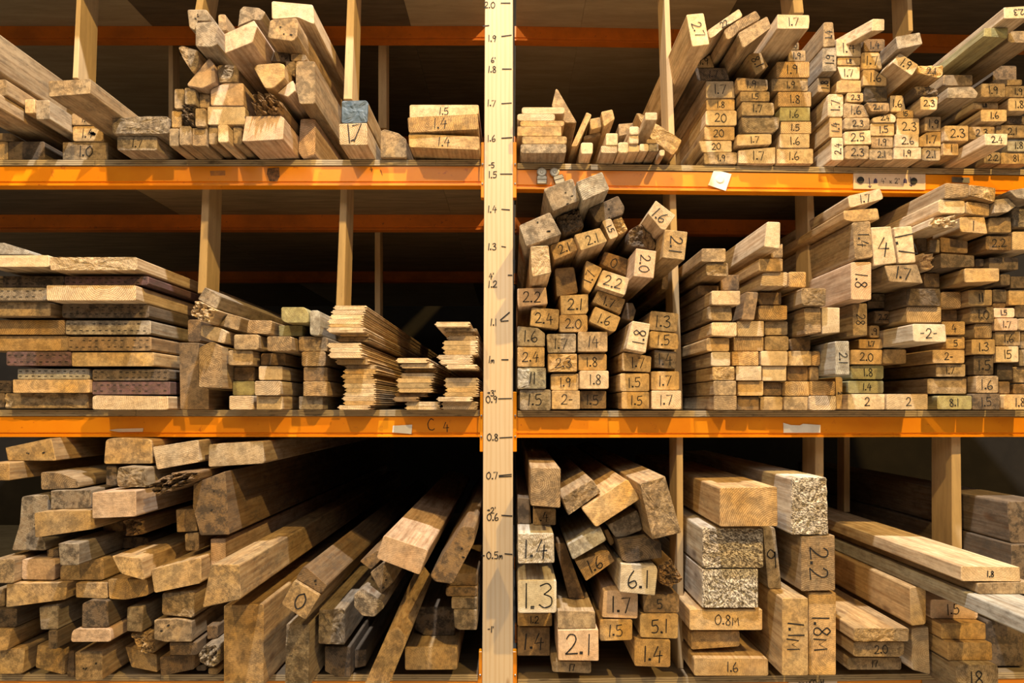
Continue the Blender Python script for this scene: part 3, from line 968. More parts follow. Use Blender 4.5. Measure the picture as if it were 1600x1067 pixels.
1245,722,1450,722,1450,815,1250,818|9|b|||dark pair of joined battens
-40,625,88,625,50,785,-40,785|6|y|||slanting end at frame edge
1520,600,1600,600,1600,700,1522,700|2|b|||dim end above log
1470,790,1500,745,1550,735,1600,750,1615,800,1605,880,1570,905,1520,905,1480,870,1460,830|12|g|||round log end, frayed;rough4
-40,770,183,765,165,955,-40,958|6|y|||on shelf floor at frame edge
275,738,482,770,470,963,258,908|7|y|||on shelf floor, second from frame
484,785,545,780,545,985,486,975|6|b|||narrow, on shelf floor beside nail-scarred block
550,792,750,788,750,1003,552,1000|11|t|||nail-scarred square block on shelf floor;holes
915,745,1150,812,1155,943,965,905|6|y|||tilted end low, right of scarred block
1172,830,1432,805,1430,920,1182,972|7|b|||brown end near shelf front
1442,862,1515,865,1515,932,1442,932|4|d|||small dark end near log
1530,912,1600,912,1600,960,1530,955|5|y|||little flat end below log
!bl2|bottom shelf, centre heap
@T
60,572,185,648,115,765,-2,690|20|y|0@25||square beam end, lower of glued pair;L1.9
108,503,222,600,187,645,63,570|19|b|||brown upper half of glued pair;holes;L1.9
22,782,135,785,130,1090,15,1090|14|g|||tall weathered upright end;rough1
178,710,305,708,303,885,175,880|11|g|||coarse weathered block end;rough2
207,890,330,892,330,1040,260,1038,207,1010|7|d|||dark block under coarse one
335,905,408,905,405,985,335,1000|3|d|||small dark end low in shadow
348,642,388,612,482,672,492,705,445,750,388,745,348,702|16|g|||eight-sided weathered post end;L1.4
425,537,490,487,538,582,480,638|12|t|||tilted end with knot beside eight-sided one;holes;L1.4
374,482,465,427,483,470,427,524|11|b|||chiselled brown end above eight-sided one;L1.4
490,357,705,430,663,548,455,468|23|k|||large tan block jutting out, snow-white top;L1.6
868,312,962,322,820,592,735,580,712,550|20|b|||large flaked block nearest measuring post;holes;L1.6
512,818,560,797,605,860,510,1090,390,1090|16|y|||batten standing aslant on the shelf;dir0.12,1,0.35;L0.24
592,893,843,893,843,1003,592,1005|9|y|||plain block lying on shelf
650,700,830,700,830,848,700,848,640,810|-2|d|||rounded dark end above plain block
#mouldings against measuring post|r
825,716,962,716,958,812,850,812,830,800|8|g|||
815,658,965,713|8|g|||
788,607,965,653|9|b|||
802,540,965,600|3|b|||
!br1|bottom shelf, right of measuring post
@U
215,222,475,228,472,572,215,552|17|t|||tall ringed end at upper left;rings;L1.6
482,484,748,324,822,432,542,640|13|t|||tilted dark-grained end beside it;rough1;L1.6
655,580,1050,322,1160,493,780,740|15|y|||long tilted smooth end;L1.6
1155,362,1375,297,1515,785,1265,846|20|t|||biggest speckled slanting end;rough1;L1.6
100,475,205,475,225,730,105,730|3|d|||dim end left of the .4
238,577,433,577,433,732,238,732|5|t|.4||below tall ringed end
70,793,415,793,422,1045,68,1053|16|s|1.4%1.1||first whitish square end;rough1
530,892,815,732,870,850,578,1020|13|c|||tilted grey end in centre
850,768,880,752,945,870,905,900|4|y|||thin lit edge between tilted ends
878,717,1130,587,1213,745,962,848|9|g|||weathered tilted end with slot
962,850,1215,824,1338,862,1350,1000,1055,1043,1000,1020|12|d|||burnt-looking cracked ringed end;rings
@V
397,-60,480,-60,658,440,535,485|2|b|||brown board leaning down the gap
560,87,830,2,880,85,648,248|8|y|1.6@-25||tilted, in centre
82,240,410,237,410,503,85,505|16|s|1.3%1.35||second whitish square end, cracked
77,508,375,508,375,610,77,608|7|y|1.2||below the 1.3
65,617,365,617,362,848,65,848|4|b|1.4||shadowed, low left
930,107,1210,122,1225,160,1203,363,918,335|15|s|6.1||jutting pale square
1228,130,1330,60,1438,240,1322,300,1238,262|9|b|||orange-brown rough end by divider;rough4
790,328,870,318,1066,345,1064,550,775,540|11|k|1.7||pinkish square
1105,357,1400,357,1398,503,1112,500|6|b|5||dim, above the 5.1
1083,512,1392,512,1388,712,1083,700|10|y|5.1||by divider
1038,716,1328,718,1328,942,1038,932|11|y|1.4||on shelf beside divider
758,557,1022,557,1020,722,760,730|8|y|1.5||below the pinkish 1.7
418,485,720,492,728,630,420,628|11|t|||wide stained end behind the 2.1
420,642,748,636,750,890,425,886|16|k|2.1%1.2||square, low centre
375,892,690,896,688,990,375,978|12|t|17||on shelf, under the 2.1
!br2|bottom shelf, heavy timbers
@W
#left stack|l
98,957,425,960,427,1035,98,1035|11|y|1.6||
85,838,300,838,300,905,85,920|5|y|||
78,742,400,833|11|y|0.8M%.9||
135,565,382,735|12|v|||rough2
135,382,405,558|12|v|||rough2
212,205,465,200,468,374,212,376|16|y|||rings
#end
402,380,455,378,487,666,427,670|4|g|9@-8||thin, wedged upright behind stack
#right stack|r
605,667,725,1033|12|y|1.8M@90||
572,420,720,414,722,658,572,662|13|t|2.2@90||rings
528,160,685,158,692,412,528,412|13|v|||rough2
#end
487,692,602,1035|15|y|1.1M@90||edgewise, between the two stacks
!br3|bottom shelf, right compartment
@X
#front left stack|l
122,958,355,1010|9|t|17||
147,890,367,890,367,940,350,955,147,953|14|t|2.0||
150,832,388,888|16|y|||rough1;L2
#end
390,622,460,630,460,815,395,822|14|y|||edgewise board beside front left stack;L2
398,830,470,824,478,1030,400,1010|13|w|||edgewise block beneath edgewise board
#back right stack|r
590,1000,600,988,765,988,773,1005,773,1112,590,1112|20|g|18||
554,890,745,893,748,970,554,970|13|y|||
527,808,718,810,720,883,527,883|10|y|||
480,706,685,712,685,802,480,800|7|k|1.5||
#end
612,564,866,568,868,630,612,628|34|w|1.8%.7||long plank jutting out, uppermost;L2.3
682,638,920,632,920,708,682,704|34|t|||long darker plank under the uppermost;L2.3
930,800,1180,800,1180,880,930,880|52|c|||grey-white plank crossing out of frame;L2.4
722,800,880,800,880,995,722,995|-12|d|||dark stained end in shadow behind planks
808,285,1000,285,1000,465,825,465|9|d|||big grimy beam end, upper, at frame
828,472,1000,472,1000,625,830,625|9|d|||big grimy beam end, lower, at frame
"""
# ------------------------------------------------------------------ the timbers
from mathutils import noise as MN
CROP = {'A': (0, 0, 3.953), 'B': (250, 0, 3.953), 'C': (500, 0, 3.679), 'D': (790, 0, 3.953), 'E': (1040, 0, 3.952), 'F': (1240, 0, 3.952), 'G': (1380, 0, 3.952),
        'H': (0, 260, 2.667), 'I': (260, 430, 4.446), 'J': (490, 460, 4.446), 'L': (800, 255, 5.081), 'M': (800, 450, 5.081), 'N': (1050, 330, 3.233),
        'O': (1260, 270, 4.706), 'P': (1270, 440, 4.85), 'Q': (0, 660, 4.85), 'R': (0, 850, 4.706), 'S': (290, 670, 2.688), 'T': (440, 720, 3.074),
        'U': (790, 690, 5.517), 'V': (790, 860, 5.155), 'W': (1050, 690, 2.83), 'X': (1280, 680, 2.757)}
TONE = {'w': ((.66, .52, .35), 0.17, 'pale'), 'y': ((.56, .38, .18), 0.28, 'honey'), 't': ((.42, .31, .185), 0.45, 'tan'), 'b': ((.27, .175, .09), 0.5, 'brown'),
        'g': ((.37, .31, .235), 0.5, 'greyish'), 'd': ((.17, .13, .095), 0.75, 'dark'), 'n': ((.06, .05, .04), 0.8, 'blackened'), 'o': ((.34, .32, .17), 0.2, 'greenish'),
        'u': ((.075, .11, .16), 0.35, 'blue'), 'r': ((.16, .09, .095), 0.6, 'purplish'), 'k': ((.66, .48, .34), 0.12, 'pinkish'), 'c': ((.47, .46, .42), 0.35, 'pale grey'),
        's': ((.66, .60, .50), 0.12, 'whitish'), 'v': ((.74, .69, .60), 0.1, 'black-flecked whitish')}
COLOURS = 'pale honey tan brown grey dark black blue purplish pinkish whitish greenish creamy charcoal charred'.split()
NOUNS = 'end timber board block batten slab beam wedge plank post blade moulding battens edge'.split()
ORD = 'lowest second third fourth fifth sixth seventh eighth ninth tenth eleventh twelfth thirteenth fourteenth fifteenth sixteenth seventeenth eighteenth nineteenth twentieth twenty-first twenty-second'.split()
recs = []
bay = crop = stack = None
for ln in DATA.strip().splitlines():
    ln = ln.strip()
    if ln[0] == '!': bay = ln[1:].split('|'); stack = None; continue
    if ln[0] == '@': crop = ln[1:]; continue
    if ln[0] == '#':
        stack = None if ln == '#end' else [ln[1:].split('|')[0], 0]; continue
    f = ln.split('|'); ox, oy, sc = CROP[crop]
    c = [float(q) for q in f[0].split(',')]
    if len(c) == 4: c = [c[0], c[1], c[2], c[1], c[2], c[3], c[0], c[3]]
    pts = [(ox + c[i]/sc, oy + c[i+1]/sc) for i in range(0, len(c), 2)]
    r = dict(px=pts, p=float(f[1])/100, tone=f[2], text=f[3].rstrip('#'), bay=bay, crop=crop, opts={}, place='', stack=None)
    for tkn in ';'.join(f[4:]).split(';'):
        tkn = tkn.strip()
        mm = re.match(r'^(rings|rough|holes|tg|dash|blot)(\d*)$', tkn)
        if not tkn: continue
        if mm: r['opts'][mm.group(1)] = int(mm.group(2) or 1)
        elif re.match(r'^L[\d.]+$', tkn): r['opts']['L'] = float(tkn[1:])
        elif re.match(r'^dir-?[\d.]', tkn): r['opts']['dir'] = [float(q) for q in tkn[3:].split(',')]
        else: r['place'] = tkn
    if stack:
        r['stack'] = stack[0]; r['ord'] = stack[1]; stack[1] += 1
        r['stackref'] = stack
    recs.append(r)

def area(P): return 0.5*sum(P[i][0]*P[(i+1) % len(P)][1] - P[(i+1) % len(P)][0]*P[i][1] for i in range(len(P)))
def hull(P):
    P = sorted(set((round(a, 6), round(b, 6)) for a, b in P))
    def half(Q):
        o = []
        for q in Q:
            while len(o) > 1 and (o[-1][0]-o[-2][0])*(q[1]-o[-2][1]) - (o[-1][1]-o[-2][1])*(q[0]-o[-2][0]) <= 0: o.pop()
            o.append(q)
        return o
    a, b = half(P), half(P[::-1]); return a[:-1] + b[:-1]      # counter-clockwise
def clip(P, a, b, eps=0.0011):      # keep what lies outside (right of) the ccw edge a->b
    dx, dz = b[0]-a[0], b[1]-a[1]; l = math.hypot(dx, dz)
    if l < 1e-6: return None
    d = [((q[0]-a[0])*dz - (q[1]-a[1])*dx)/l - eps for q in P]
    out = []
    for i in range(len(P)):
        j = (i+1) % len(P)
        if d[i] >= 0: out.append(P[i])
        if (d[i] >= 0) != (d[j] >= 0):
            t = d[i]/(d[i]-d[j]); out.append((P[i][0] + (P[j][0]-P[i][0])*t, P[i][1] + (P[j][1]-P[i][1])*t))
    return out
# how far each end juts out: start from the eye's estimate, then slide it along its line of sight until it rests on what is below it
def flatness(r):
    P = r['px']; bot = sorted(P, key=lambda q: -q[1])[:2]; return abs(bot[0][1]-bot[1][1]) / (abs(bot[0][0]-bot[1][0]) + 1e-3)
for r in sorted(recs, key=lambda r: -max(v for u, v in r['px'])):
    r['set'] = True
    u0, u1 = min(u for u, v in r['px']), max(u for u, v in r['px']); vt, vb = min(v for u, v in r['px']), max(v for u, v in r['px'])
    r['ext'] = (u0, u1, vt, vb); r['rk'] = 'tmb'.index(r['bay'][0][0])
    if 'dir' in r['opts'] or (480 < vb < 800): continue
    side = 'L' if r['px'][0][0] < 790 else 'R'
    zc = Z[side][{0: 1, 1: 2, 2: 3}[r['rk']]] + 0.0003
    sup = None
    if vb > {0: 238, 1: 636, 2: 1024}[r['rk']] and not (r['rk'] == 0 and vb < 225): sup = zc
    if flatness(r) < 0.12:
        for q in recs:
            if q is r or not q.get('set') or q['rk'] != r['rk'] or q['ext'][3] <= vb + 3: continue
            ov = min(u1, q['ext'][1]) - max(u0, q['ext'][0])
            if ov > .25*min(u1-u0, q['ext'][1]-q['ext'][0]) and abs(q['ext'][2]-vb) < 9 and flatness(q) < .2:
                zq = max(unp(u, v, q['p']).z for u, v in q['px']); sup = zq if sup is None else max(sup, zq)
    if sup is None:
        if r['rk'] == 0:
            while r['p'] > -0.02 and min(unp(u, v, r['p']).z for u, v in r['px']) < zc - 0.001: r['p'] -= 0.002
        continue
    best = min((abs(min(unp(u, v, r['p']+d/1000).z for u, v in r['px']) - sup) + abs(d)*1e-5, d) for d in (range(-90, 60, 2) if r['rk'] == 0 else range(-30, 31, 2)))
    r['p'] = max(-0.02, r['p'] + best[1]/1000)
for r in recs:
    W3 = [unp(u, v, r['p']) for u, v in r['px']]
    r['y'] = sum(q.y for q in W3)/len(W3)
    W3 = []
    for u, v in r['px']:
        ry = ray(u, v); t = (r['y']-CY)/ry[1]; W3.append((t*ry[0], CZ + t*ry[2]))
    if area(W3) < 0: W3.reverse()
    r['poly'] = W3; r['a0'] = area(W3)
    r['row'] = 0 if r['bay'][0][0] == 't' else 1 if r['bay'][0][0] == 'm' else 2
    zc = Z['L' if r['px'][0][0] < 790 else 'R'][r['row']+1] + 0.0003
    r['deck'] = zc
    if 'dir' not in r['opts'] and min(z for _, z in W3) < zc:
        below = zc - min(z for _, z in W3)
        if below > 0.012: print('BELOW', r['place'] or r['stack'], r['text'], r['bay'][0], round(below, 3), r['p'])
        Q = clip(W3, (5, zc), (-5, zc), 0)
        if len(Q) > 2 and area(Q) > .4*area(W3): r['poly'] = Q
        else: r['poly'] = [(x, z + below) for x, z in W3]
for r in recs:
    if 'dir' in r['opts']: continue
    left = r['px'][0][0] < 790; lim = XM0 - 0.0115 if left else XM1 + 0.0115
    P = r['poly']
    if left and max(q[0] for q in P) > lim: Q = clip(P, (lim, 9), (lim, -9), 0)
    elif not left and min(q[0] for q in P) < lim: Q = clip(P, (lim, -9), (lim, 9), 0)
    else: Q = P
    if len(Q) > 2 and abs(area(Q)) > .3*r['a0']: P = Q
    zt = Z['L' if left else 'R'][r['row']] - PT - 0.0552
    if max(q[1] for q in P) > zt:
        Q = clip(P, (-9, zt), (9, zt), 0)
        if max(q[1] for q in P) > zt + .012: print('HIGH', r['place'], r['stack'], r['bay'][0], round(max(q[1] for q in P) - zt, 3))
        if len(Q) > 2 and abs(area(Q)) > .3*r['a0']: P = Q
    r['poly'] = P
# recessed ends give way to the ones that jut out in front of them, so that no two timbers share space
for it in range(3):
    order = sorted(range(len(recs)), key=lambda i: (recs[i]['y'], i))
    for ii, i in enumerate(order):
        A = recs[i]
        if 'dir' in A['opts']: continue
        HA = hull(A['poly']); ax0 = min(q[0] for q in HA); ax1 = max(q[0] for q in HA); az0 = min(q[1] for q in HA); az1 = max(q[1] for q in HA)
        for j in order[ii+1:]:
            B = recs[j]
            if B['row'] != A['row'] or 'dir' in B['opts']: continue
            P = B['poly']
            if max(q[0] for q in P) <= ax0 or min(q[0] for q in P) >= ax1 or max(q[1] for q in P) <= az0 or min(q[1] for q in P) >= az1: continue
            best = None; a0 = abs(area(P)); pen = 9
            for k in range(len(HA)):
                Q = clip(P, HA[k], HA[(k+1) % len(HA)])
                if Q is None or len(Q) < 3: continue
                aq = abs(area(Q))
                if best is None or aq > best[0]: best = (aq, Q)
            if best and best[0] < a0 - 1e-9:
                if best[0] > 0.16*B['a0']: B['poly'] = best[1]
                else: print('CLASH', A['place'] or A['stack'], A['text'], '|', B['place'] or B['stack'], B['text'], B['bay'][0], round(best[0]/B['a0'], 2))

def tidy(P, mn):
    out = []
    for q in P:
        if not out or math.hypot(q[0]-out[-1][0], q[1]-out[-1][1]) > mn: out.append(q)
    while len(out) > 3 and math.hypot(out[0][0]-out[-1][0], out[0][1]-out[-1][1]) < mn: out.pop()
    return out
def rounded(P, rad):
    out = []; n = len(P)
    for i in range(n):
        a, b, c = P[i-1], P[i], P[(i+1) % n]
        la = math.hypot(a[0]-b[0], a[1]-b[1]); lc = math.hypot(c[0]-b[0], c[1]-b[1])
        r1 = min(rad, la*.3); r2 = min(rad, lc*.3)
        p1 = (b[0]+(a[0]-b[0])/la*r1, b[1]+(a[1]-b[1])/la*r1); p2 = (b[0]+(c[0]-b[0])/lc*r2, b[1]+(c[1]-b[1])/lc*r2)
        mid = ((p1[0]+p2[0]+b[0]*1.2)/3.2, (p1[1]+p2[1]+b[1]*1.2)/3.2)
        out += [p1, mid, p2]
    return out
def subdivided(P, step):
    out = []; n = len(P)
    for i in range(n):
        a, b = P[i], P[(i+1) % n]; k = max(1, int(math.hypot(a[0]-b[0], a[1]-b[1])/step))
        out += [(a[0]+(b[0]-a[0])*t/k, a[1]+(b[1]-a[1])*t/k) for t in range(k)]
    return out
def tongue_groove(P):
    x0, x1 = min(q[0] for q in P), max(q[0] for q in P); z0, z1 = min(q[1] for q in P), max(q[1] for q in P)
    h = z1-z0; t = 0.006; g = 0.006; v = 0.0035
    return [(x0+t, z0), (x1-v, z0), (x1, z0+h*.22), (x1, z0+h*.36), (x1-g, z0+h*.38), (x1-g, z0+h*.6), (x1, z0+h*.62), (x1, z0+h*.78), (x1-v, z1),
            (x0+t, z1), (x0+t*.6, z1-h*.22), (x0+t*.6, z0+h*.64), (x0, z0+h*.6), (x0, z0+h*.4), (x0+t*.6, z0+h*.36), (x0+t*.6, z0+h*.2)]

used_labels = set()
for r in recs:
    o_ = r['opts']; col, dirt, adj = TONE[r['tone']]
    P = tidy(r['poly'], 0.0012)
    if len(P) < 3: print('LOST', r['place']); continue
    cx = sum(q[0] for q in P)/len(P); cz = min(q[1] for q in P)
    rough = o_.get('rough', 0)
    if o_.get('tg'): Q = tongue_groove(P)
    else: Q = rounded(P, random.uniform(.002, .0055) if rough < 3 else 0.005)
    if rough: Q = subdivided(Q, 0.004 if rough > 2 else 0.009)
    loc = [(x-cx, z-cz) for x, z in Q]
    mx, mz = sum(q[0] for q in loc)/len(loc), sum(q[1] for q in loc)/len(loc)
    size = max(max(q[0] for q in loc)-min(q[0] for q in loc), max(q[1] for q in loc)-min(q[1] for q in loc))
    n_ = len(loc); amp = (0.0003, 0.0012, 0.002, 0.004, 0.006, 0.008, 0.010, 0.013, 0.016)[min(rough, 8)]
    d = Vector(o_.get('dir', (0, 1, 0)))
    num = re.match(r'^(\d)\.(\d)', r['text'])
    L = o_.get('L') or (min(float(num.group(0)), 2.4) if num and float(num.group(0)) > 0.7 else random.uniform(1.0, 1.9))
    L = min(L, 3.2 - r['y']) if 'dir' not in o_ else L
    vs = []; fs = []; mi = []
    sd = random.uniform(0, 90); fq = 110 if rough > 3 else 60
    def noise_at(x, z):
        q = Vector((x*fq + sd, sd*1.7, z*fq)); return MN.noise(q) + .6*MN.noise(q*2.3) + .35*MN.noise(q*5)
    def ring(y, s, jit=0.0, yj=0.0, jx=0.0):
        k = len(vs)
        for x, z in loc:
            X, Z_ = mx+(x-mx)*s, mz+(z-mz)*s
            dy = yj*2.2*noise_at(X, Z_) if yj else 0.0
            vs.append((X + y*d.x/d.y + random.uniform(-jit, jit), y + dy, Z_ + y*d.z/d.y + random.uniform(-jit, jit)))
        return k
    ins = 1 - 0.0034/max(size, .01)
    rs = [ring(L, 1)]
    for yy in (0.45*L, 0.16, 0.06):
        if yy < L-.05: rs.append(ring(yy, 1, 0.00015))
    bev = 0.0012 + amp*1.1
    rs.append(ring(bev, 1, 0.0, amp*.4))
    rs.append(ring(0.0, ins, amp*.2, amp))
    if rough > 2: scales = (.92, .84, .76, .67, .58, .49, .4, .31, .22, .12)
    elif rough: scales = (.86, .68, .5, .32, .16)
    else: scales = (.5,)
    for s_ in scales: rs.append(ring(0, s_, 0, amp))
    nside = len(rs) - 2 - len(scales)
    for a_ in range(len(rs)-1):
        for i in range(n_):
            j = (i+1) % n_; fs.append((rs[a_]+i, rs[a_]+j, rs[a_+1]+j, rs[a_+1]+i)); mi.append(1 if a_ < nside else 0)
    k = len(vs); vs.append((mx, amp*2.2*noise_at(mx, mz), mz))
    for i in range(n_): fs.append((rs[-1]+i, rs[-1]+(i+1) % n_, k)); mi.append(0)
    fs.append(tuple(reversed(range(rs[0], rs[0]+n_)))); mi.append(1)
    small = size < 0.035
    xs_ = sorted((math.dist(P[i], P[i-1]) for i in range(len(P))), reverse=True); th_ = abs(area(P))/xs_[0]; asp = xs_[0]/max(th_, 1e-3)
    if o_.get('tg'): nm = 'cladding_board'
    elif small or 'batten' in r['place']: nm = 'batten'
    elif rough > 3: nm = 'broken_timber'
    elif asp > 2.6 or 'plank' in r['place'] + (r['stack'] or ''): nm = 'plank'
    elif th_ > 0.058: nm = 'heavy_timber'
    elif asp < 1.35: nm = 'square_timber'
    else: nm = 'timber_stud'
    o = mesh(nm, vs, fs, [END, SIDE], mi, loc=(cx, r['y'], cz))
    bm_fix(o)
    jv = random.uniform(.86, 1.12); js = random.uniform(-.03, .03)
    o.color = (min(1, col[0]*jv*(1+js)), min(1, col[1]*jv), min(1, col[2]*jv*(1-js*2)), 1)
    if r['tone'] == 'u':
        o.color = (0.46, 0.345, 0.21, 1)
        BLUE = noisy('blue_end_paint', (0.055, 0.095, 0.15), (0.09, 0.13, 0.19), 30, 0.6, (1, 1, 1), 0.3, (0.45, 0.47, 0.48))
        o.data.materials[0] = BLUE
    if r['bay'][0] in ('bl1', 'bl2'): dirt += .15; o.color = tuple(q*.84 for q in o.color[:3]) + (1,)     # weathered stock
    o['dirt'] = dirt + random.uniform(-.08, .1); o['rings'] = 1.0 if o_.get('rings') else random.choice((0.0, 0.0, 0.1, 0.25, 0.5)); o['speckle'] = 1.0 if r['tone'] == 'v' else (0.35 if rough == 1 else 0.0)
    # words
    body = []
    if r['stack']:
        n_in = r['stackref'][1]
        pos = 'topmost' if r['ord'] == n_in-1 else ORD[r['ord']] + (' up' if r['ord'] else '')
        body = [adj, {'cladding_board': 'cladding board', 'batten': 'batten', 'plank': 'plank'}.get(nm, 'timber')]
        if r['text']: body.append('marked ' + r['text'].split('@')[0].split('%')[0])
        lab = ' '.join(body) + ', ' + pos + ' in ' + r['stack'] + ', ' + r['bay'][1]
        lab = lab.replace('profiled boards, ', '').replace('pair near divider', 'pair near divider')
    else:
        w_ = re.split(r'[\s,\-]+', r['place'])
        txt = (' marked ' + r['text'].split('@')[0].split('%')[0]) if r['text'] else ''
        hasn = any(x in NOUNS for x in w_[:5]); hasc = any(x in COLOURS for x in w_)
        if txt or not hasn: lab = (adj + ' ' if not hasc else '') + 'timber' + txt + ', ' + r['place'] + ', ' + r['bay'][1]
        else: lab = (adj + ' ' if not hasc else '') + r['place'] + ', ' + r['bay'][1]
    if lab in used_labels: print('DUP', lab)
    used_labels.add(lab)
    tag(o, lab, 'cladding' if o_.get('tg') else 'timber', {'cladding_board': 'tongue and groove cladding boards'}.get(nm, 'stored timber, ' + r['bay'][1]))
    # children: pen marks, nail holes, staple rows, ink blot
    yf = -(0.0009 if amp < .0005 else amp*1.6 + .0006)
    w = max(q[0] for q in loc)-min(q[0] for q in loc); h = max(q[1] for q in loc)-min(q[1] for q in loc)
    # marks sit at the middle of the end as the photo shows it
    ocx = sum(q[0] for q in r['poly'])/len(r['poly']); 
    if r['text']:
        tx = r['text']; scl = 1.0; rot = 0.0
        if '%' in tx: tx, s2 = tx.split('%'); scl = float(s2)
        if '@' in tx: tx, s2 = tx.split('@'); rot = float(s2)
        # extent of the end along and across the writing direction
        a = math.radians(rot); ex = [(x*math.cos(a) - z*math.sin(a)) for x, z in loc]; ez = [(x*math.sin(a) + z*math.cos(a)) for x, z in loc]
        ww, hh = max(ex)-min(ex), max(ez)-min(ez)
        if 20 < abs(rot) % 90 < 70 or abs(rot) % 90 > 8 and abs(rot) % 90 < 82: pass
        ue, ve = (max(ex)+min(ex))/2, (max(ez)+min(ez))/2
        tx0, tz0 = ue*math.cos(a) + ve*math.sin(a), -ue*math.sin(a) + ve*math.cos(a)
        hgt = min(hh*.54, 0.046)*scl
        write('pen_marking', tx, tx0 + random.uniform(-.04, .04)*w, tz0, hgt, rot, o, yf, maxw=ww*.60*max(scl, 1), pen=min(0.0031, max(0.0022, hgt*.085)))
    if o_.get('holes'):
        for q in range(random.choice((2, 3))):
            hx, hz = mx + random.uniform(-.28, .28)*w, mz + random.uniform(-.25, .25)*h; rx, rz = random.uniform(.002, .0045), random.uniform(.0014, .0025); a = random.uniform(-.8, .8)
            hv = [(hx + math.cos(t)*rx*math.cos(a) - math.sin(t)*rz*math.sin(a), yf, hz + math.cos(t)*rx*math.sin(a) + math.sin(t)*rz*math.cos(a)) for t in [i*math.pi/4 for i in range(8)]]
            mesh('nail_hole', hv, [tuple(range(8))], [HOLE], parent=o)
    if o_.get('dash'):
        vs2 = []; fs2 = []
        for row in (.25, .72):
            x = min(q[0] for q in loc) + .006
            while x < max(q[0] for q in loc) - .014:
                if random.random() < .85:
                    z_ = row*h + random.uniform(-.0008, .0008); k = len(vs2)
                    vs2 += [(x, yf, z_), (x+.0075, yf, z_), (x+.0075, yf, z_+.0018), (x, yf, z_+.0018)]; fs2.append((k, k+1, k+2, k+3))
                x += .0165
        if fs2:
            s_o = mesh('nail_plate_slots', vs2, fs2, [HOLE], parent=o); s_o['kind'] = 'stuff'
    if o_.get('blot'):
        sts, _w2 = [cr([(random.uniform(-.5, .5), random.uniform(-.5, .5)) for _ in range(16)])], 1
        sts = [[(mx + w*.16 + a_*.018, mz + b_*.011) for a_, b_ in s] for s in sts]
        v2, f2 = ribbons(sts, .0028, yf - .0002); mesh('scribbled_blot', v2, f2, [INK], parent=o)
# ------------------------------------------------------------------ dividers
def dz(side, i): return Z[side][i]
RB = 0.03
T0 = lambda s: Z[s][0]-PT-0.0005
T1 = lambda s: Z[s][1]-PT-0.0005
T2 = lambda s: Z[s][2]-PT-0.0005
divider(119, 126, 0, 113, 121.5, 122, 'grey-brown timber divider behind the wide overhanging plank, top left', zt=T0('L'), p=-0.10)
divider(307, 318, 0, 305, 316, 12, 'timber divider rising behind the jumbled heap, mostly hidden, top shelf', zt=T0('L'), zb=zat(305, 16, -0.10), p=-0.10)
divider(542.5, 554, 0, 536.5, 550, 155, 'pale timber divider above the blue-painted end, top shelf', zt=T0('L'), p=-0.10)
divider(1038, 1046, 0, 1046, 1055.5, 245, 'leaning timber divider between unmarked battens and first marked pile, top shelf', zt=T0('R'), zb=Z['R'][1]+0.0005)
divider(1239, 1254, 0, 1241, 1256, 20, 'short visible divider behind first marked pile, top shelf', zt=T0('R'), zb=zat(1241, 20, -0.10), p=-0.10)
divider(1418, 1425, 0, 1420, 1427, 50, 'timber divider rising behind the third marked pile, top shelf', zt=T0('R'), zb=zat(1420, 48, -0.12), p=-0.12)
divider(316, 327, 293, 308.5, 322, 458, 'timber divider at end of the wide plank stacks, middle shelf', zt=T1('L'), p=-0.09)
divider(532, 542.5, 293, 524.5, 537, 484, 'timber divider above the tall cladding stack, middle shelf', zt=T1('L'), p=-0.09)
divider(1046, 1056, 297, 1056, 1067, 640, 'timber divider between jumbled 2.1 pile and unmarked pile, middle shelf', zt=T1('R'), zb=Z['R'][2]+0.0005)
divider(1261, 1271, 300, 1264, 1277.5, 447, 'timber divider above the unmarked pile, lit along one edge, middle shelf', zt=T1('R'), p=-0.10)
divider(1057, 1067, 683, 1059, 1067, 1042, 'timber divider between slanting blocks and heavy speckled timbers, bottom shelf', zt=T2('R'), zb=Z['R'][3]+0.0005)
divider(1274, 1287, 683, 1274, 1287, 742, 'timber divider behind topmost speckled timber, bottom shelf', zt=T2('R'), zb=zat(1274, 748, -0.1), p=-0.10)
divider(1487, 1501, 683, 1488, 1503.5, 858, 'broad timber divider behind the long jutting planks, bottom shelf', zt=T2('R'), p=-0.045, depth=0.09)
for (u0, u1, va, vb, s, i, w_) in ((263, 270, 100, 190, 'L', 0, 'thin rear post seen left of the jumbled heap, top shelf'), (591, 604, 98, 200, 'L', 0, 'rear post in the gap left of the measuring post, top shelf'),
                                 (585.5, 594, 366, 520, 'L', 1, 'rear post in the dark gap above cladding, middle shelf'), (1319, 1328, 690, 800, 'R', 2, 'dim rear post right of the 1.8M timber, bottom shelf'),
                                 (1210, 1222, 200, 300, 'R', 3, '')):
    if i == 3: continue
    divider(u0, u1, va, u0, u1, vb, w_, p=-0.535, depth=0.05, zt=Z[s][i]-PT-0.001, zb=(zat(u0, vb, -0.535) if i in (0, 2) else Z[s][i+1]+0.0005), group='rear posts in the shadow')

